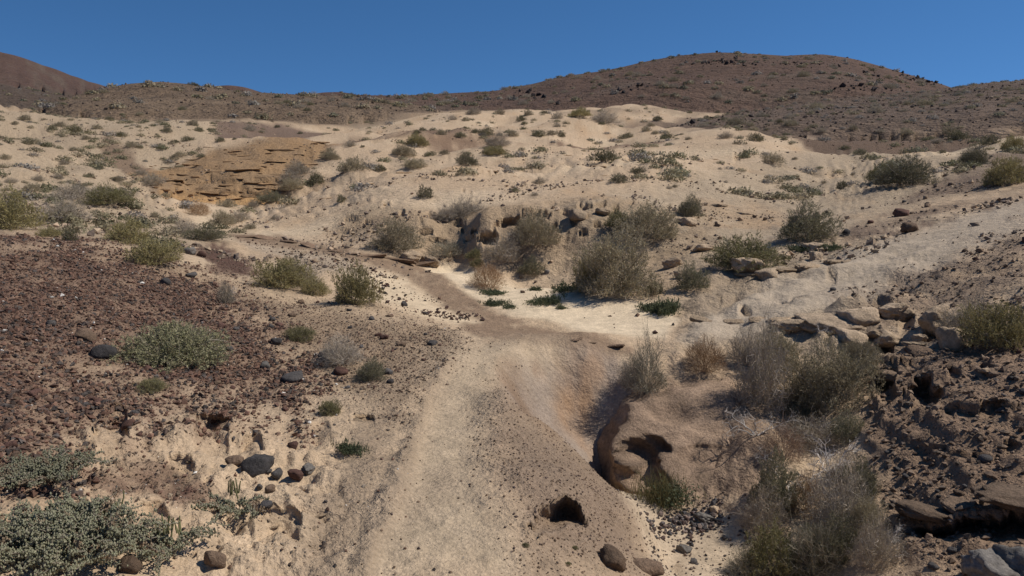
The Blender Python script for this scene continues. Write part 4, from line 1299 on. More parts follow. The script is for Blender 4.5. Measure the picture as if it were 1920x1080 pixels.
def tubes(G, P, w0, w1, col, g, sides=4, cvar=.15):
    n, k, _ = P.shape
    T = unit(np.gradient(P, axis=1))
    a = unit(np.cross(T, np.array([.31, .17, .94]) + 0 * T))
    b = np.cross(T, a)
    w = (np.linspace(w0, w1, k) if np.ndim(w0) == 0 else w0[:, None] + (w1 - w0)[:, None] * np.linspace(0, 1, k)[None])
    w = np.broadcast_to(w, (n, k))[..., None] * .5
    rings = [P + w * (math.cos(x) * a + math.sin(x) * b) for x in np.arange(sides) * 2 * math.pi / sides]
    v = np.stack(rings, 2).reshape(n, k * sides, 3)
    q = []
    for i in range(k - 1):
        for s_ in range(sides):
            q.append([i * sides + s_, i * sides + (s_ + 1) % sides, (i + 1) * sides + (s_ + 1) % sides, (i + 1) * sides + s_])
    f = (np.array(q)[None] + (np.arange(n) * k * sides)[:, None, None]).reshape(-1, 4)
    c = np.array(col)[None, None] * g.uniform(1 - cvar, 1 + cvar, (n, 1, 1))
    G.add(v, f, np.repeat(c, k * sides, 1).reshape(-1, 3))


def leaves(G, p, d, L, W, cols, g, cvar=.25):
    """small leaves, one triangle each"""
    n = len(p)
    d = unit(d)
    side = unit(np.cross(d, g.normal(size=(n, 3))))
    L = L * g.uniform(.6, 1.3, (n, 1)); W = W * g.uniform(.7, 1.3, (n, 1))
    v = np.stack([p - side * W * .55, p + d * L, p + side * W * .55], 1)
    f = np.arange(n * 3).reshape(n, 3)
    cols = np.array(cols)
    c = cols[g.integers(len(cols), size=n)] * g.uniform(1 - cvar, 1 + cvar, (n, 1))
    G.add(v, f, np.repeat(c[:, None], 3, 1).reshape(-1, 3))


def wiggle(a, b, k, amp, g, up=0.0):
    """polylines from a to b (n,3) with crooked bends"""
    t = np.linspace(0, 1, k)[None, :, None]
    n = len(a)
    L = np.linalg.norm(b - a, axis=1)[:, None, None]
    P = a[:, None] * (1 - t) + b[:, None] * t
    P[..., 2:3] += up * L * np.sin(t * math.pi)
    j = g.normal(size=(n, k, 3)) * amp * L
    j[:, 0] = 0
    return P + j * np.sqrt(t)


def on(P, s):
    """points at parameter s (n,m) along polylines P (n,k,3), and their directions"""
    n, k, _ = P.shape
    x = s * (k - 1)
    i = np.clip(np.floor(x).astype(int), 0, k - 2)
    u = (x - i)[..., None]
    r = np.arange(n)[:, None]
    return P[r, i] * (1 - u) + P[r, i + 1] * u, unit(P[r, i + 1] - P[r, i])


def shrub_form(seed, n_main=26, n_sec=5, n_fill=2600, n_leaf=16000, leaf=(.016, .007), twig_w=(.011, .005, .003), twig_c=(.24, .20, .16), leaf_c=((.15, .15, .105),),
               h=.55, lump=.3, low=.05, crook=.05, inner=.35, flen=(.05, .12), up=.35, clump=5.0, ragged=.10, lup=.3):
    """one shrub, about 1 m across: stems fanning from the base, fine twigs crowding the outer crown in uneven clumps, small leaves on them"""
    g = np.random.default_rng(seed)
    TW, LF = Geo(), Geo()

    def crown(d):
        return .46 * (1 + 1.35 * lump * vnoise3(d, 1.3, seed % 40) + lump * .8 * vnoise3(d, 3.1, seed % 40 + 5))

    def dirs(n):
        d = g.normal(size=(n, 3))
        d[:, 2] = np.abs(d[:, 2])
        d = unit(d)
        d[:, 2] = np.maximum(d[:, 2], low)
        return d
    sq = np.array([1, 1, h / .46 * .92])
    d = dirs(n_main)
    tip = d * crown(d)[:, None] * sq * g.uniform(.8, 1.02, (n_main, 1))
    a = np.c_[g.normal(0, .05, (n_main, 2)), np.full(n_main, -.03)]
    P1 = wiggle(a, tip, 6, crook, g, .05)
    tubes(TW, P1, twig_w[0], twig_w[1], twig_c, g, 3)
    s = g.uniform(.3, 1.0, (n_main, n_sec))
    p, t = on(P1, s)
    p, t = p.reshape(-1, 3), t.reshape(-1, 3)
    dd = unit(t + unit(p + 1e-6) * .5 + g.normal(0, .5, p.shape) + np.array([0, 0, .2]))
    P2 = wiggle(p, p + dd * (.10 + .10 * g.random((len(p), 1))), 4, crook * 1.3, g)
    ribbons(TW, P2, twig_w[1], twig_w[2], twig_c, g)
    # the outer crown: twigs in clumps
    d = dirs(n_fill)
    cl = vnoise3(d, clump, seed % 40 + 11)
    keep = g.random(n_fill) < np.clip(.62 + 1.1 * cl, .12, 1)
    d, cl = d[keep], cl[keep]
    rr = inner + (1 - inner) * g.random(len(d)) ** .55
    p = d * (crown(d) * rr * (1 + .16 * cl))[:, None] * sq
    dd = unit(d * .8 + g.normal(0, .6, d.shape) + np.array([0, 0, up]))
    ln = g.uniform(flen[0], flen[1], (len(d), 1)) * np.where(g.random((len(d), 1)) < ragged, 2.2, 1)
    P3 = wiggle(p - dd * ln * .4, p + dd * ln * .6, 3, crook * 1.6, g)
    P3[..., 2] = np.maximum(P3[..., 2], 0)
    ribbons(TW, P3, twig_w[2], twig_w[2] * .5, twig_c, g, .3)
    if n_leaf:
        k = g.integers(len(P3), size=n_leaf)
        s = g.random((n_leaf, 1))
        q, tq = on(P3[k], s)
        q, tq = q[:, 0] + g.normal(0, .006, (n_leaf, 3)), tq[:, 0]
        q[:, 2] = np.maximum(q[:, 2], 0)
        leaves(LF, q, tq + g.normal(0, .7, q.shape) + np.array([0, 0, lup]), leaf[0], leaf[1], leaf_c, g)
    return TW, LF


GREY_L = ((0.323, 0.276, 0.172), (0.361, 0.304, 0.194), (0.273, 0.237, 0.144), (0.385, 0.321, 0.212))
SAGE_L = ((0.339, 0.328, 0.181), (0.394, 0.367, 0.212), (0.285, 0.283, 0.149), (0.421, 0.373, 0.224))
GREEN_L = ((0.201, 0.189, 0.079), (0.23, 0.205, 0.093), (0.171, 0.162, 0.07), (0.247, 0.211, 0.114))
OLIVE_L = ((0.356, 0.304, 0.132), (0.31, 0.267, 0.116), (0.396, 0.329, 0.16), (0.264, 0.229, 0.11))
DARK_L = ((0.184, 0.174, 0.099), (0.207, 0.19, 0.112), (0.156, 0.148, 0.083), (0.242, 0.211, 0.132))
BROWN_L = ((0.312, 0.195, 0.102), (0.35, 0.226, 0.126), (0.263, 0.159, 0.084))
RUST_L = ((0.255, 0.132, 0.075), (0.225, 0.155, 0.098), (0.195, 0.155, 0.112))
MAT_L = ((.105, .125, .065), (.13, .145, .08), (.09, .105, .06))
GREYTW = (.34, .285, .22)
FORMS = {}


def form(key, **kw):
    TW, LF = shrub_form(**kw)
    FORMS[key] = (TW.mesh("twigs", mat_twig), LF.mesh("foliage", mat_leaf) if LF.v else None, kw.get('h', .58))


for i in range(3):
    form(("grey", i), seed=100 + i, n_fill=3600, n_leaf=24000, ragged=.06, up=.2, leaf=(.019, .0075), leaf_c=GREY_L, twig_c=GREYTW, lump=.32)
for i in range(2):
    form(("dark", i), seed=110 + i, n_fill=3000, n_leaf=21000, ragged=.06, up=.2, leaf=(.021, .008), leaf_c=DARK_L, twig_c=(.23, .20, .17), lump=.4)
    form(("olive", i), seed=120 + i, n_fill=2400, n_leaf=15000, leaf=(.026, .010), leaf_c=OLIVE_L, twig_c=(.25, .21, .16), h=.46, lump=.36)
    form(("green", i), seed=130 + i, n_fill=2800, n_leaf=20000, ragged=.06, up=.2, leaf=(.022, .0085), leaf_c=GREEN_L, twig_c=(.22, .19, .14), h=.46, lump=.3)
    form(("brown", i), seed=140 + i, n_fill=5200, n_leaf=6000, leaf=(.02, .0045), leaf_c=BROWN_L, twig_c=(.31, .20, .11), h=.56, lump=.22, flen=(.05, .11), up=.2)
    form(("twiggy", i), seed=150 + i, n_fill=4200, n_leaf=5000, leaf=(.016, .006), leaf_c=GREY_L, twig_c=(.39, .33, .265), twig_w=(.013, .006, .0034), h=.48, lump=.5, crook=.10, flen=(.06, .16), up=.1, n_main=34, n_sec=8)
    form(("sage", i), seed=190 + i, n_fill=2800, n_leaf=20000, leaf=(.022, .010), leaf_c=SAGE_L, twig_c=(.3, .26, .2), h=.34, lump=.35)
    form(("rust", i), seed=180 + i, n_fill=4000, n_leaf=8000, leaf=(.018, .006), leaf_c=RUST_L, twig_c=(.34, .25, .185), h=.56, lump=.4)
    form(("mat", i), seed=160 + i, n_main=26, n_sec=5, n_fill=700, n_leaf=3800, leaf=(.04, .022), leaf_c=MAT_L, twig_c=(.15, .15, .08), h=.12, lump=.8, low=.02, crook=.06, inner=.1, lup=-.1, up=0)
    form(("airy", i), seed=170 + i, n_main=70, n_sec=8, n_fill=2200, n_leaf=6000, leaf=(.02, .0055), leaf_c=((.14, .15, .09), (.17, .165, .11), (.12, .12, .08)), twig_c=(.31, .27, .205), twig_w=(.008, .0045, .003), h=.72, lump=.35, low=.15, crook=.04, flen=(.08, .2), up=.7, inner=.45)


def merged_form(key, **kw):
    """small far shrub as one mesh"""
    TW, LF = shrub_form(**kw)
    for f in LF.f:
        TW.f.append(f + TW.n)
    TW.v += LF.v; TW.c += LF.c; TW.n += LF.n
    FORMS[key] = (TW.mesh("shrub", mat_leaf), None, kw.get('h', .58))


for i in range(3):
    merged_form(("fgrey", i), seed=200 + i, n_main=14, n_sec=4, n_fill=1100, n_leaf=3600, leaf=(.034, .016), leaf_c=GREY_L, twig_c=(.35, .30, .235), twig_w=(.014, .009, .007), h=.42, lump=.4)
    merged_form(("folive", i), seed=210 + i, n_main=12, n_sec=4, n_fill=800, n_leaf=3600, leaf=(.036, .017), leaf_c=tuple(tuple(x * .8 for x in c) for c in GREEN_L) + DARK_L[:2] + GREY_L[:1], twig_c=(.34, .30, .24), twig_w=(.014, .009, .007), h=.40, lump=.36)
    merged_form(("fdark", i), seed=220 + i, n_main=12, n_sec=4, n_fill=800, n_leaf=3600, leaf=(.036, .017), leaf_c=DARK_L, twig_c=(.22, .19, .16), twig_w=(.014, .009, .007), h=.42, lump=.36)
    merged_form(("ftwig", i), seed=230 + i, n_main=16, n_sec=6, n_fill=2200, n_leaf=1600, leaf=(.03, .010), leaf_c=GREY_L, twig_c=(.37, .315, .25), twig_w=(.014, .009, .007), h=.36, lump=.5, crook=.08, up=.1)


def shrub(kind, px, py, w_, h_, label, group=None, deep=.9, rot=None, var=None, tiltx=None, name="shrub", cat="shrub", sink=0.0):
    """py is the photo row of the foot, w_ and h_ the size in the photo"""
    p = at(px, py)
    k = px2m(p)
    tiltx = random.uniform(-.14, .14) if tiltx is None else tiltx
    vars_ = [q for q in FORMS if q[0] == kind]
    v = vars_[random.randrange(len(vars_)) if var is None else var]
    tw, lf, hh = FORMS[v]
    W = w_ * k
    Hh = h_ * k / hh * 1.02
    rz = random.uniform(0, 6.28) if rot is None else rot
    back = .25 * W * deep
    d = Vector((p.x, p.y, 0)).normalized()
    q = at(px, py - max(1.0, min(.22 * h_, 14)))
    if (q - p).length > W * .8:
        q = p + d * back
    loc = Vector((q.x, q.y, min(q.z, p.z + .3 * h_ * k) - sink * h_ * k))
    sc = (W, W * deep, Hh)
    if lf is None:
        o = put(name, tw, loc, (tiltx, 0, rz), sc, label, cat, group)
        return o
    root = put(name, None, loc, (tiltx, 0, rz), sc, label, cat, group)
    for nm, me_ in (("twigs", tw), ("foliage", lf)):
        c = bpy.data.objects.new(nm, me_)
        c.parent = root
        C.objects.link(c)
    return root


# --- shrubs singled out (foot in the photo, size in the photo)
HERO = [
 ("grey", 742, 482, 102, 62, "rounded grey-green shrub at the foot of the pitted bank by the pale boulders"),
 ("airy", 838, 486, 84, 32, "low olive twiggy shrub behind the two pale boulders"),
 ("twiggy", 832, 418, 52, 26, "grey shrub on top of the pitted bank, the lower of the pair"),
 ("twiggy", 872, 412, 78, 34, "grey shrub on top of the pitted bank, the upper of the pair"),
 ("grey", 1003, 470, 100, 62, "tall grey-green shrub leaning on the pitted bank beside the dark cave"),
 ("twiggy", 945, 497, 84, 48, "pale grey shrub just below the tall one on the pitted bank"),
 ("dark", 994, 521, 58, 34, "small dark green bush at the edge of the wash sand"),
 ("brown", 915, 543, 82, 50, "round dry brown bush standing alone on the wash sand"),
 ("grey", 1150, 563, 172, 132, "largest grey shrub, a big dome at the bend of the wash"),
 ("olive", 1106, 548, 70, 60, "olive clump at the shaded foot of the largest grey shrub"),
 ("grey", 1212, 458, 132, 66, "broad grey-green shrub behind the largest one"),
 ("green", 1160, 432, 60, 30, "yellowish green shrub behind the broad grey-green one"),
 ("dark", 1292, 414, 56, 40, "dark grey bush on the shoulder above the broad grey-green shrub"),
 ("green", 1396, 510, 156, 54, "wide bright green shrub on the slope of pale rock"),
 ("dark", 1297, 552, 78, 50, "dark grey-green shrub between the largest shrub and the pale rock"),
 ("olive", 1228, 556, 44, 26, "small olive bush at the foot of the largest shrub"),
 ("dark", 1512, 458, 126, 66, "dark grey-green shrub alone on the pale slope beside a black stone"),
 ("dark", 1690, 360, 128, 58, "dark spreading shrub high on the pale slope"),
 ("green", 1650, 342, 60, 34, "green part-grown shrub touching the dark spreading one"),
 ("dark", 1578, 355, 26, 16, "small grey bush beside the dark spreading shrub"),
 ("olive", 1886, 347, 84, 52, "olive green shrub at the picture edge high on the stony slope"),
 ("dark", 1825, 310, 58, 36, "green-grey shrub above the olive one at the picture edge"),
 ("dark", 1856, 272, 40, 20, "small dark bush on the rim near the picture edge"),
 ("olive", 1900, 285, 50, 24, "yellowish bush on the rim at the picture edge"),
 ("airy", 1216, 748, 96, 112, "airy dark shrub rooted in the cleft between basin and boulder"),
 ("twiggy", 1182, 738, 56, 60, "dead grey twigs hanging over the water-worn basin"),
 ("brown", 1322, 705, 98, 62, "rusty brown dry bush behind the hollowed boulder"),
 ("twiggy", 1428, 770, 116, 150, "grey bleached shrub with pale crooked twigs beside the rusty bush"),
 ("grey", 1610, 700, 90, 60, "grey shrub in the upper end of the gully brush under the pale boulder"),
 ("twiggy", 1400, 690, 70, 60, "grey wiry shrub between the rusty bush and the bleached shrub"),
 ("grey", 1455, 705, 96, 80, "grey-brown shrub in the upper end of the gully brush by the ledge block"),
 ("twiggy", 1530, 850, 120, 60, "grey wiry brush beneath the big grey-green shrub"),
 ("dark", 1590, 830, 80, 44, "low dark brush where the big grey-green shrub meets the rough bank"),
 ("grey", 1625, 1010, 90, 70, "grey brush pressed against the rough brown bank"),
 ("twiggy", 1430, 1000, 100, 70, "wiry grey brush leaning over the sandy gully floor"),
 ("dark", 1560, 1060, 120, 90, "dark tangled brush in the middle of the gully at the lower edge"),
 ("airy", 1400, 1095, 110, 60, "thin wiry green shrub spilling on the gully sand at the lower edge"),
 ("rust", 1440, 700, 80, 50, "reddish dry top of growth behind the bleached shrub"),
 ("grey", 1572, 772, 168, 126, "big grey-green shrub below the sandstone blocks"),
 ("grey", 1510, 770, 110, 90, "grey shrub between the bleached shrub and the big grey-green one"),
 ("dark", 1500, 800, 90, 50, "low dark green shrub in the shade under the big grey-green one"),
 ("twiggy", 1490, 824, 90, 40, "low grey twigs at the foot of the big grey-green shrub"),
 ("dark", 1450, 965, 110, 110, "dark green shrub overhanging the sandy gully floor"),
 ("brown", 1512, 972, 84, 80, "brown dry bush among the dark shrubs of the gully"),
 ("rust", 1466, 872, 90, 70, "reddish brown dry growth above the dark green gully shrub"),
 ("green", 1450, 1090, 150, 90, "spiky green shrub at the lower edge of the gully floor"),
 ("twiggy", 1580, 1000, 130, 110, "grey tangle of twigs under the rough bank"),
 ("airy", 1530, 1085, 130, 110, "olive-grey wiry shrub at the lower edge below the brown bush"),
 ("dark", 1610, 950, 100, 80, "dark olive shrub against the rough brown bank"),
 ("twiggy", 1640, 1070, 110, 90, "grey dead shrub next to the overhang"),
 ("olive", 1870, 660, 140, 80, "olive yellow tangled shrub over brown boulders on the bank"),
 ("twiggy", 1815, 640, 110, 70, "bleached grey tangle beside the olive yellow shrub"),
 ("sage", 328, 680, 220, 58, "long grey-green leafy shrub across the cinder slope"),
 ("olive", 240, 462, 90, 40, "upper of two joined olive shrubs at the rim of the cinder slope"),
 ("olive", 292, 502, 100, 46, "lower of two joined olive shrubs at the rim of the cinder slope"),
 ("olive", 530, 548, 110, 54, "olive shrub with a grey dead top on the brown gravel"),
 ("twiggy", 562, 540, 90, 46, "grey dead shrub mixed with the olive one on the brown gravel"),
 ("olive", 590, 558, 60, 30, "small olive shrub at the lower end of the grey dead one"),
 ("olive", 668, 580, 100, 66, "yellowish olive shrub beside the pale sand patch"),
 ("twiggy", 640, 690, 90, 48, "grey twiggy shrub trailing down beside the stony rill"),
 ("dark", 695, 718, 66, 38, "dark grey low shrub at the lower end of the trailing one"),
 ("green", 563, 640, 70, 24, "low bright green shrub above the stony rill"),
 ("twiggy", 425, 570, 40, 36, "dead leafless twigs on the cinder slope"),
 ("olive", 24, 430, 110, 66, "big olive shrub cut by the picture edge above the cinder slope"),
 ("twiggy", 120, 418, 110, 50, "grey dead shrub beside the big olive one"),
 ("olive", 92, 446, 50, 16, "low olive bush at the rim of the cinder slope"),
 ("olive", 132, 452, 34, 26, "small upright olive bush at the rim of the cinder slope"),
 ("green", 205, 390, 92, 36, "green-grey shrub in the hollow behind the cinder slope"),
 ("twiggy", 140, 378, 80, 30, "grey twiggy shrub behind the green-grey one"),
 ("dark", 385, 456, 84, 30, "dark green low shrub where the wash comes out of the valley"),
 ("twiggy", 345, 440, 50, 26, "grey shrub on the sand beside the wash mouth"),
 ("brown", 374, 403, 52, 24, "dry brown bush at the head of the wash"),
 ("grey", 418, 422, 48, 28, "grey shrub on the wash bank below the ochre cliff"),
 ("twiggy", 450, 418, 40, 20, "pale grey shrub right beside the grey one on the wash bank"),
 ("dark", 507, 384, 62, 22, "olive-grey shrub at the end of the ochre cliff"),
 ("grey", 427, 392, 40, 16, "small grey shrub at the foot of the ochre cliff"),
 ("grey", 547, 360, 54, 22, "grey shrub on the rim right of the ochre cliff"),
 ("green", 593, 345, 38, 24, "green shrub on the dune spur right of the ochre cliff"),
 ("grey", 618, 303, 48, 18, "grey shrub on top of the dune spur"),
 ("green", 640, 382, 22, 15, "small bright green bush on the pale dune"),
 ("dark", 797, 375, 40, 22, "dark bush with trailing dead twigs on the open dune"),
 ("green", 965, 362, 22, 9, "small flat green bush on the open dune"),
 ("dark", 1160, 345, 42, 16, "dark grey bush at the foot of the pale rise"),
 ("dark", 1195, 328, 40, 14, "dark sloping bush above the one at the foot of the pale rise"),
 ("green", 1417, 265, 36, 17, "dark olive dome-shaped bush alone on the white dune"),
 ("twiggy", 1360, 262, 32, 12, "grey dome-shaped bush left of the olive dome"),
 ("olive", 1087, 222, 50, 15, "wide olive bush on the ridge of the far dunes"),
 ("twiggy", 1131, 236, 66, 22, "broad grey mound of twigs on the far dunes"),
 ("twiggy", 930, 279, 54, 24, "grey bush of the stacked pair in the middle of the dunes"),
 ("olive", 929, 294, 50, 17, "olive bush of the stacked pair in the middle of the dunes"),
 ("dark", 877, 310, 50, 24, "dark olive bush left of the stacked pair"),
 ("olive", 783, 277, 48, 20, "olive bush with a grey neighbour on the dark streak"),
 ("grey", 757, 297, 58, 22, "grey-green wide bush below the dark streak"),
 ("grey", 777, 318, 60, 18, "low sloping grey-green bush under the wide one"),
]
for row in HERO:
    kd, px, py, w_, h_, lb = row
    # beyond reach of the eye the small ones are one piece
    if w_ < 45:
        kd = {"grey": "fgrey", "twiggy": "ftwig", "olive": "folive", "green": "folive", "dark": "fdark", "brown": "ftwig", "airy": "folive", "rust": "ftwig"}[kd]
    shrub(kd, px, py, w_, h_, lb)

# --- low green herbs on the wash
for px, py, w_, h_, lb in [(926, 553, 50, 7, "flat green mat of herbs in front of the dry brown bush"), (928, 573, 46, 7, "long thin green mat nearest the brown rock strip"), (1025, 571, 60, 11, "widest dark green herb mat in the middle of the wash"),
                          (1003, 545, 30, 5, "tiny green mat behind the widest one"), (1062, 547, 60, 9, "green herb mat at the shaded foot of the largest shrub"), (1222, 582, 50, 10, "green herb mat at the far end of the wash"),
                          (1247, 590, 62, 20, "leafy dark green herb climbing the end of the wash"), (955, 578, 26, 5, "small thin mat right of the long thin one"), (890, 486, 40, 16, "dark green herbs under the pitted bank"), (895, 503, 30, 16, "leafy green herb beside the pale grey shrub"),
                          (1505, 472, 60, 9, "green mat under the pale block on the slope"), (1560, 468, 44, 7, "thin green mat right of the pale block"), (1052, 580, 20, 5, "smallest green tuft on the wash sand"),
                          (283, 735, 60, 22, "small green cushion on the cinder slope below the long shrub"), (655, 850, 50, 14, "little green plant on the edge of the path bank"),                           (620, 780, 50, 26, "small green herbs in the stony rill"), (1078, 1030, 14, 6, "tiny green sprig below the small cave"), (985, 1025, 16, 6, "tiny green sprig left of the small cave"), (1065, 1060, 14, 6, "tiny green sprig at the lower edge of the flank")]:
    shrub("mat" if h_ < .36 * w_ else "green", px, py, w_, h_, lb, name="herb", cat="plant")
# --- bleached branches
def dead_branches(seed, n=7, size=1.0, thick=.022, col=(.52, .47, .42)):
    g = np.random.default_rng(seed)
    G = Geo()
    az = g.uniform(0, 6.28, n)
    el = g.uniform(.25, 1.1, n)
    L = size * g.uniform(.55, 1.0, n)
    d = np.c_[np.cos(az) * np.cos(el), np.sin(az) * np.cos(el), np.sin(el)]
    a = np.c_[g.normal(0, .05, (n, 2)), np.full(n, -.02)]
    P = wiggle(a, a + d * L[:, None], 9, .045, g)
    tubes(G, P, thick, thick * .45, col, g, 5)
    for lvl, (m, ll, tk) in enumerate(((5, .36, .42), (4, .18, .22), (3, .09, .12))):
        s = g.uniform(.3, 1, (len(P), m))
        p, t = on(P, s)
        p, t = p.reshape(-1, 3), t.reshape(-1, 3)
        dd = unit(t + g.normal(0, .75, p.shape))
        P = wiggle(p, p + dd * ll * size * g.uniform(.5, 1.2, (len(p), 1)), 6 - lvl, .06, g)
        P[..., 2] = np.maximum(P[..., 2], -.01)
        tubes(G, P, thick * tk, thick * tk * .5, col, g, 3)
    return G


for seed, px, py, w_, lb in [(301, 1490, 925, 160, "bleached white forked branches standing in the gully shrubs"), (302, 1560, 890, 130, "pale crooked dead branches against the rough bank"),
                             (303, 1420, 815, 110, "bleached crooked twigs hanging in front of the grey shrub"), (304, 1535, 622, 50, "small silver dead root lying under the smooth slab"),
                             (305, 430, 556, 34, "bleached upright stick on the cinder slope"), (306, 1790, 615, 90, "bleached tangle of roots on top of the brown blocks"), (307, 1660, 1030, 90, "pale dead branches beside the overhang"),
                             (308, 1440, 860, 60, "thin bare stems hanging over the boulder end")]:
    p = at(px, py)
    s = w_ * px2m(p) * .66
    me_ = dead_branches(seed, 6 if w_ > 60 else 4, 1.0, .036, (.50, .45, .40) if seed != 306 else (.42, .38, .34)).mesh("branches", mat_twig)
    put("dead_branch", me_, p, (0, 0, seed), (s, s, s * .95), lb, "dead branch")

# --- fleshy grey-green shrub close by: creeping stems thick with bead-like leaves
def fleshy(seed, w_, d_, h_, n_stem=150, n_bead=58, bead=.009):
    g = np.random.default_rng(seed)
    ST, LF = Geo(), Geo()
    x = g.uniform(-1, 1, (n_stem * 2, 2))
    x = x[(x ** 2).sum(1) < 1][:n_stem]
    n_stem = len(x)
    rr = np.sqrt((x ** 2).sum(1))
    a = np.c_[x[:, 0] * w_ * .42, x[:, 1] * d_ * .42, .03 + 0 * rr]
    out = np.c_[x, np.zeros(n_stem)] * .7 + g.normal(0, .6, (n_stem, 3))
    out[:, 2] = np.abs(out[:, 2]) * .5 + .55 * (1 - rr)
    b = a + unit(out) * g.uniform(.08, .19, (n_stem, 1))
    b[:, 2] = np.clip(b[:, 2] + h_ * .55 * (1 - rr ** 2) * g.uniform(.4, 1.1, n_stem), .03, h_)
    P = wiggle(a, b, 7, .06, g, .12)
    tubes(ST, P, .007, .004, (.20, .17, .13), g, 4)
    s = np.linspace(.12, 1, n_bead)[None] + g.uniform(-.01, .01, (n_stem, n_bead))
    p, t = on(P, np.clip(s, 0, 1))
    p = p.reshape(-1, 3) + g.normal(0, .0065, (n_stem * n_bead, 3))
    n = len(p)
    sz = bead * g.uniform(.6, 1.25, (n, 1, 1))
    v = p[:, None] + _oct_v[None] * sz * np.array([.5, .5, .75]) * (1 + g.normal(0, .15, (n, 6, 1)))
    f = (_oct_f[None] + (np.arange(n) * 6)[:, None, None]).reshape(-1, 3)
    cols = np.array(((.28, .275, .175), (.31, .30, .195), (.25, .25, .16), (.33, .305, .21)))
    dry = np.repeat(g.random(n_stem) < .12, n_bead)[:, None]              # some stems are dead and brown
    c = np.where(dry, np.array([.27, .2, .13]), cols[g.integers(4, size=n)]) * g.uniform(.85, 1.15, (n, 1))
    LF.add(v, f, np.repeat(c, 6, 0))
    return ST, LF


def spikes(seed, n, w_, d_, hmin, hmax):
    g = np.random.default_rng(seed)
    G = Geo()
    a = np.c_[g.uniform(-.5, .5, n) * w_, g.uniform(-.5, .5, n) * d_, g.uniform(0, .03, n)]
    b = a + np.c_[g.normal(0, .008, (n, 2)), g.uniform(hmin, hmax, n)]
    tubes(G, wiggle(a, b, 4, .02, g), .0075, .0055, (.26, .25, .12), g, 6)
    return G


def fleshy_shrub(px, py, w_, h_, lb, seed, n_stem, spk, dratio=.9):
    p = at(px, py)
    k = px2m(p)
    W = w_ * k
    root = put("shrub", None, (p.x, p.y + W * .12, p.z - .02), (0, 0, 0), (1, 1, 1), lb, "shrub")
    ST, LF = fleshy(seed, W * 1.1, W * dratio, h_ * k * .6, n_stem)
    parts = [("stems", ST.mesh("stems", mat_twig)), ("foliage", LF.mesh("foliage", mat_leaf))]
    if spk:
        G = spikes(seed + 1, spk, W * .7, W * .25, .05, .09)
        me_ = G.mesh("flower_spikes", mat_leaf)
        parts.append(("flower_spikes", me_))
    for nm, me_ in parts:
        c = bpy.data.objects.new(nm, me_)
        c.parent = root
        if nm == "flower_spikes":
            c.location = (0, W * .32, .06)
        C.objects.link(c)


fleshy_shrub(105, 1045, 232, 140, "big fleshy grey-green shrub with yellowish spikes in the lower corner", 401, 240, 14)
fleshy_shrub(305, 1040, 62, 60, "small fleshy plant with upright spikes beside the big fleshy shrub", 405, 26, 12)
fleshy_shrub(436, 960, 46, 44, "little succulent with thin spikes alone on the pale sand", 407, 14, 7)
fleshy_shrub(70, 905, 110, 60, "flat fleshy mat above the big fleshy shrub", 409, 70, 0)

# --- grass tuft with green leaves under the hollowed boulder
def grass_tuft(px, py, w_, h_, lb):
    g = np.random.default_rng(77)
    p = at(px, py)
    k = px2m(p)
    W, Hh = w_ * k, h_ * k
    root = put("grass_tuft", None, (p.x, p.y + .1, p.z), (0, 0, 0), (1, 1, 1), lb, "plant")
    B, L_ = Geo(), Geo()
    n = 420
    a = np.c_[g.normal(0, .24, n) * W, g.normal(0, .16, n) * W, np.zeros(n)]
    b = a + np.c_[g.normal(-.02, .05, n), g.normal(0, .05, n), Hh * g.uniform(.35, 1.1, n)]
    ribbons(B, wiggle(a, b, 4, .07, g), .005, .0015, (.17, .15, .07), g, .4)
    q = np.c_[g.normal(.18, .2, 700) * W, g.normal(-.05, .18, 700) * W, g.uniform(.02, .6, 700) * Hh]
    leaves(L_, q, g.normal(0, 1, (700, 3)) + np.array([0, 0, .6]), .024, .013, MAT_L, g)
    for nm, me_ in (("blades", B.mesh("blades", mat_leaf)), ("foliage", L_.mesh("foliage", mat_leaf))):
        c = bpy.data.objects.new(nm, me_); c.parent = root; C.objects.link(c)


grass_tuft(1246, 955, 100, 62, "green leafy tuft with dry grass blades under the hollowed boulder")
g_ = np.random.default_rng(5)
G = Geo()
ribbons(G, np.array([[[0, 0, 0], [-.01, 0, .05], [-.015, 0, .09], [-.03, .0, .14]], [[0, 0, 0], [.01, 0, .05], [.02, 0, .09], [.05, .0, .12]]]), .022, .002, (.24, .26, .14), g_)
p_ = at(1213, 905)
put("broad_leaf_plant", G.mesh("broad_leaf_plant", mat_leaf), (p_.x, p_.y - .05, p_.z + .16), label="single broad pale green leaf in the hollow of the large boulder", cat="plant")

# --- small shrubs of the middle distance
KM = ["fgrey", "folive", "fdark", "ftwig"]
LAND = [("the ochre layered cliff", 420, 330), ("the olive dome on the white dune", 1417, 258), ("the broad grey mound of twigs", 1131, 230), ("the wide olive bush on the far ridge", 1087, 216), ("the stacked pair of dune bushes", 930, 284),
        ("the dark bush with trailing twigs", 797, 368), ("the dune spur", 600, 325), ("the dark streak on the dunes", 740, 265), ("the dark stony shoulder", 1560, 248), ("the dark spreading shrub", 1690, 335), ("the big olive shrub at the edge", 24, 405),
        ("the green-grey shrub in the hollow", 205, 375), ("the dry brown bush at the wash head", 374, 394), ("the foot of the low rounded hill", 250, 226), ("the black gravel patch", 520, 246), ("the pair of bushes at the pale rise", 1178, 335), ("the left end of the pale ridge", 60, 205)]
COLN = ["grey", "olive", "dark green", "grey twiggy"]
ORD = ["nearest", "second", "third", "fourth", "fifth", "sixth", "seventh", "eighth", "ninth", "tenth", "eleventh", "twelfth", "thirteenth", "fourteenth", "fifteenth", "sixteenth"]
buckets = {}
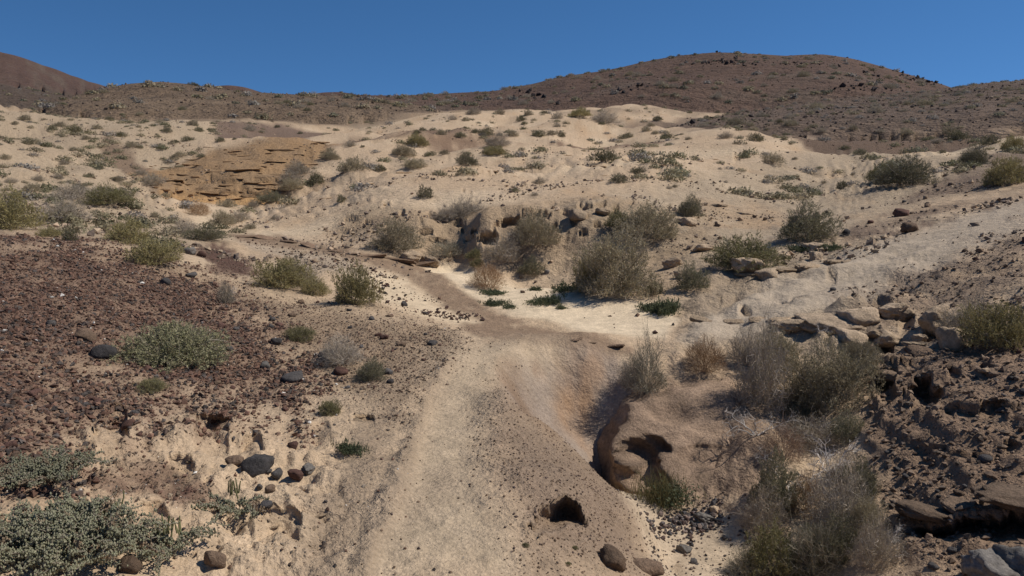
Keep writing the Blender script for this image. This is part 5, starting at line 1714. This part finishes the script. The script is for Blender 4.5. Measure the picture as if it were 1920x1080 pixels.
for m in MID:
    px, py, w_, k = m
    ld = min(LAND, key=lambda q: math.hypot(q[1] - px, 2 * (q[2] - py)))
    dx, dy = px - ld[1], 2 * (py - ld[2])
    rel = ("right of" if dx > 0 else "left of") if abs(dx) > abs(dy) else ("below" if dy > 0 else "above")
    buckets.setdefault((ld[0], rel, k), []).append((math.hypot(dx, dy), m))
for (lname, rel, k), ms in buckets.items():
    for n_, (_, (px, py, w_, k)) in enumerate(sorted(ms, key=lambda q: q[0])):
        reg = 0 if px < 560 else (1 if px < 1300 else 2)
        gp = ("small shrubs of the sandy slope", "small shrubs of the far dunes", "small shrubs at the dark shoulder")[reg]
        which = "" if len(ms) == 1 else ", the " + (ORD[n_] if n_ == 0 else ORD[n_] + " nearest")
        shrub(KM[k], px, py, w_ * .88, w_ * .9 * random.uniform(.34, .48), f"small {COLN[k]} shrub {rel} {lname}{which}".replace(' at the edge', '').replace('in the hollow, the', ', the').replace('wash head, the', 'wash, the').replace('low rounded hill', 'low hill'), gp)


def far_shrubs(n, dens, smin, smax, kinds, label, group, seed):
    g = np.random.default_rng(seed)
    p, _, _ = scatter(n, dens, g)
    for q in p:
        s = smin * (smax / smin) ** g.random()
        kd = kinds[g.integers(len(kinds))]
        tw, _, hh = FORMS[(kd, int(g.integers(3)))]
        put("shrub", tw, (q[0], q[1], q[2] - .05 * s), (0, 0, g.uniform(0, 6.28)), (s, s * g.uniform(.8, 1.1), s * g.uniform(.75, 1.1)), label, "shrub", group)


far_shrubs(60, (OWN[:, :-1] == 5) * vis * (rf < 190) / rf ** 1.3, 1.2, 2.8, ["ftwig", "fgrey", "ftwig"], "small pale grey shrub dotted on the flank of the tall dark hill", "shrubs of the tall dark hill", 51)
far_shrubs(28, (OWN[:, :-1] == 6) * vis / rf ** 1.3, .9, 2.0, ["ftwig", "fgrey"], "small grey shrub dotted on the dark stony shoulder", "shrubs of the dark stony shoulder", 52)
far_shrubs(24, (OWN[:, :-1] == 1) * vis / rf ** 1.3, .9, 2.0, ["fgrey", "folive", "ftwig"], "small grey-olive shrub dotted on the low rounded hill", "shrubs of the low rounded hill", 53)


def scrub(name, n, dens, smin, smax, cols, label, seed):
    """shrubs beyond counting: little tufts of leaf-sized faces, one mesh"""
    g = np.random.default_rng(seed)
    p, _, _ = scatter(n, dens, g)
    m = 84 if n > 400 else 170
    s = smin * (smax / smin) ** g.random(n)
    d = unit(g.normal(size=(n, m, 3)))
    d[..., 2] = np.abs(d[..., 2])
    q = d * np.array([.5, .5, .30]) * (1 + .25 * g.normal(size=(n, m, 1))) * g.uniform(.7, 1.0, (n, m, 1)) * s[:, None, None] + p[:, None]
    ldir = unit(np.cross(d, g.normal(size=d.shape)) + .45 * d)     # leaves lie like shingles over the low mound
    side = unit(np.cross(d, ldir) + g.normal(0, .25, d.shape))
    L = (s[:, None, None] * (.20 if m < 100 else .11))
    v = np.stack([q - side * L * .45, q + side * L * .45, q + ldir * L], 2).reshape(-1, 3)
    f = np.arange(n * m * 3).reshape(-1, 3)
    cols = np.array(cols)
    c = cols[g.integers(len(cols), size=n)] * g.uniform(.85, 1.15, (n, 1))
    c = np.repeat(c[:, None], m * 3, 1).reshape(-1, 3)
    G = Geo()
    G.add(v, f, c)
    o = put(name, G.mesh(name, mat_leaf), (0, 0, 0), label=label, cat="scrub")
    o["kind"] = "stuff"


SC = tuple(tuple(x * .85 for x in c) for c in GREY_L) + ((.25, .225, .19), (.28, .25, .215), (.19, .18, .12))
scrub("scrub", 260, (OWN[:, :-1] == 6) * vis / rf, .35, .9, SC, "low grey scrub beyond counting on the dark stony shoulder", 64)
scrub("scrub", 420, hq * (OWN[:, :-1] != 6) * vis / rf ** 1.4 * z(np.clip(.4 + hv, .05, 1)), .7, 1.8, SC, "pale grey scrub beyond counting on the brown hillsides", 61)
scrub("scrub", 380, farq * (rf > 20) * vis / rf ** 1.5 * nzf * (1 - z(np.clip(Z_och + Z_wash2, 0, 1))), .25, .8, SC + DARK_L, "tiny scrub beyond counting on the far sandy slopes", 62)
scrub("scrub", 300, z(np.clip(Z_slopeL, 0, 1)) * vis / rf, .2, .6, SC + DARK_L, "tiny scrub beyond counting on the sand behind the cinder slope", 63)
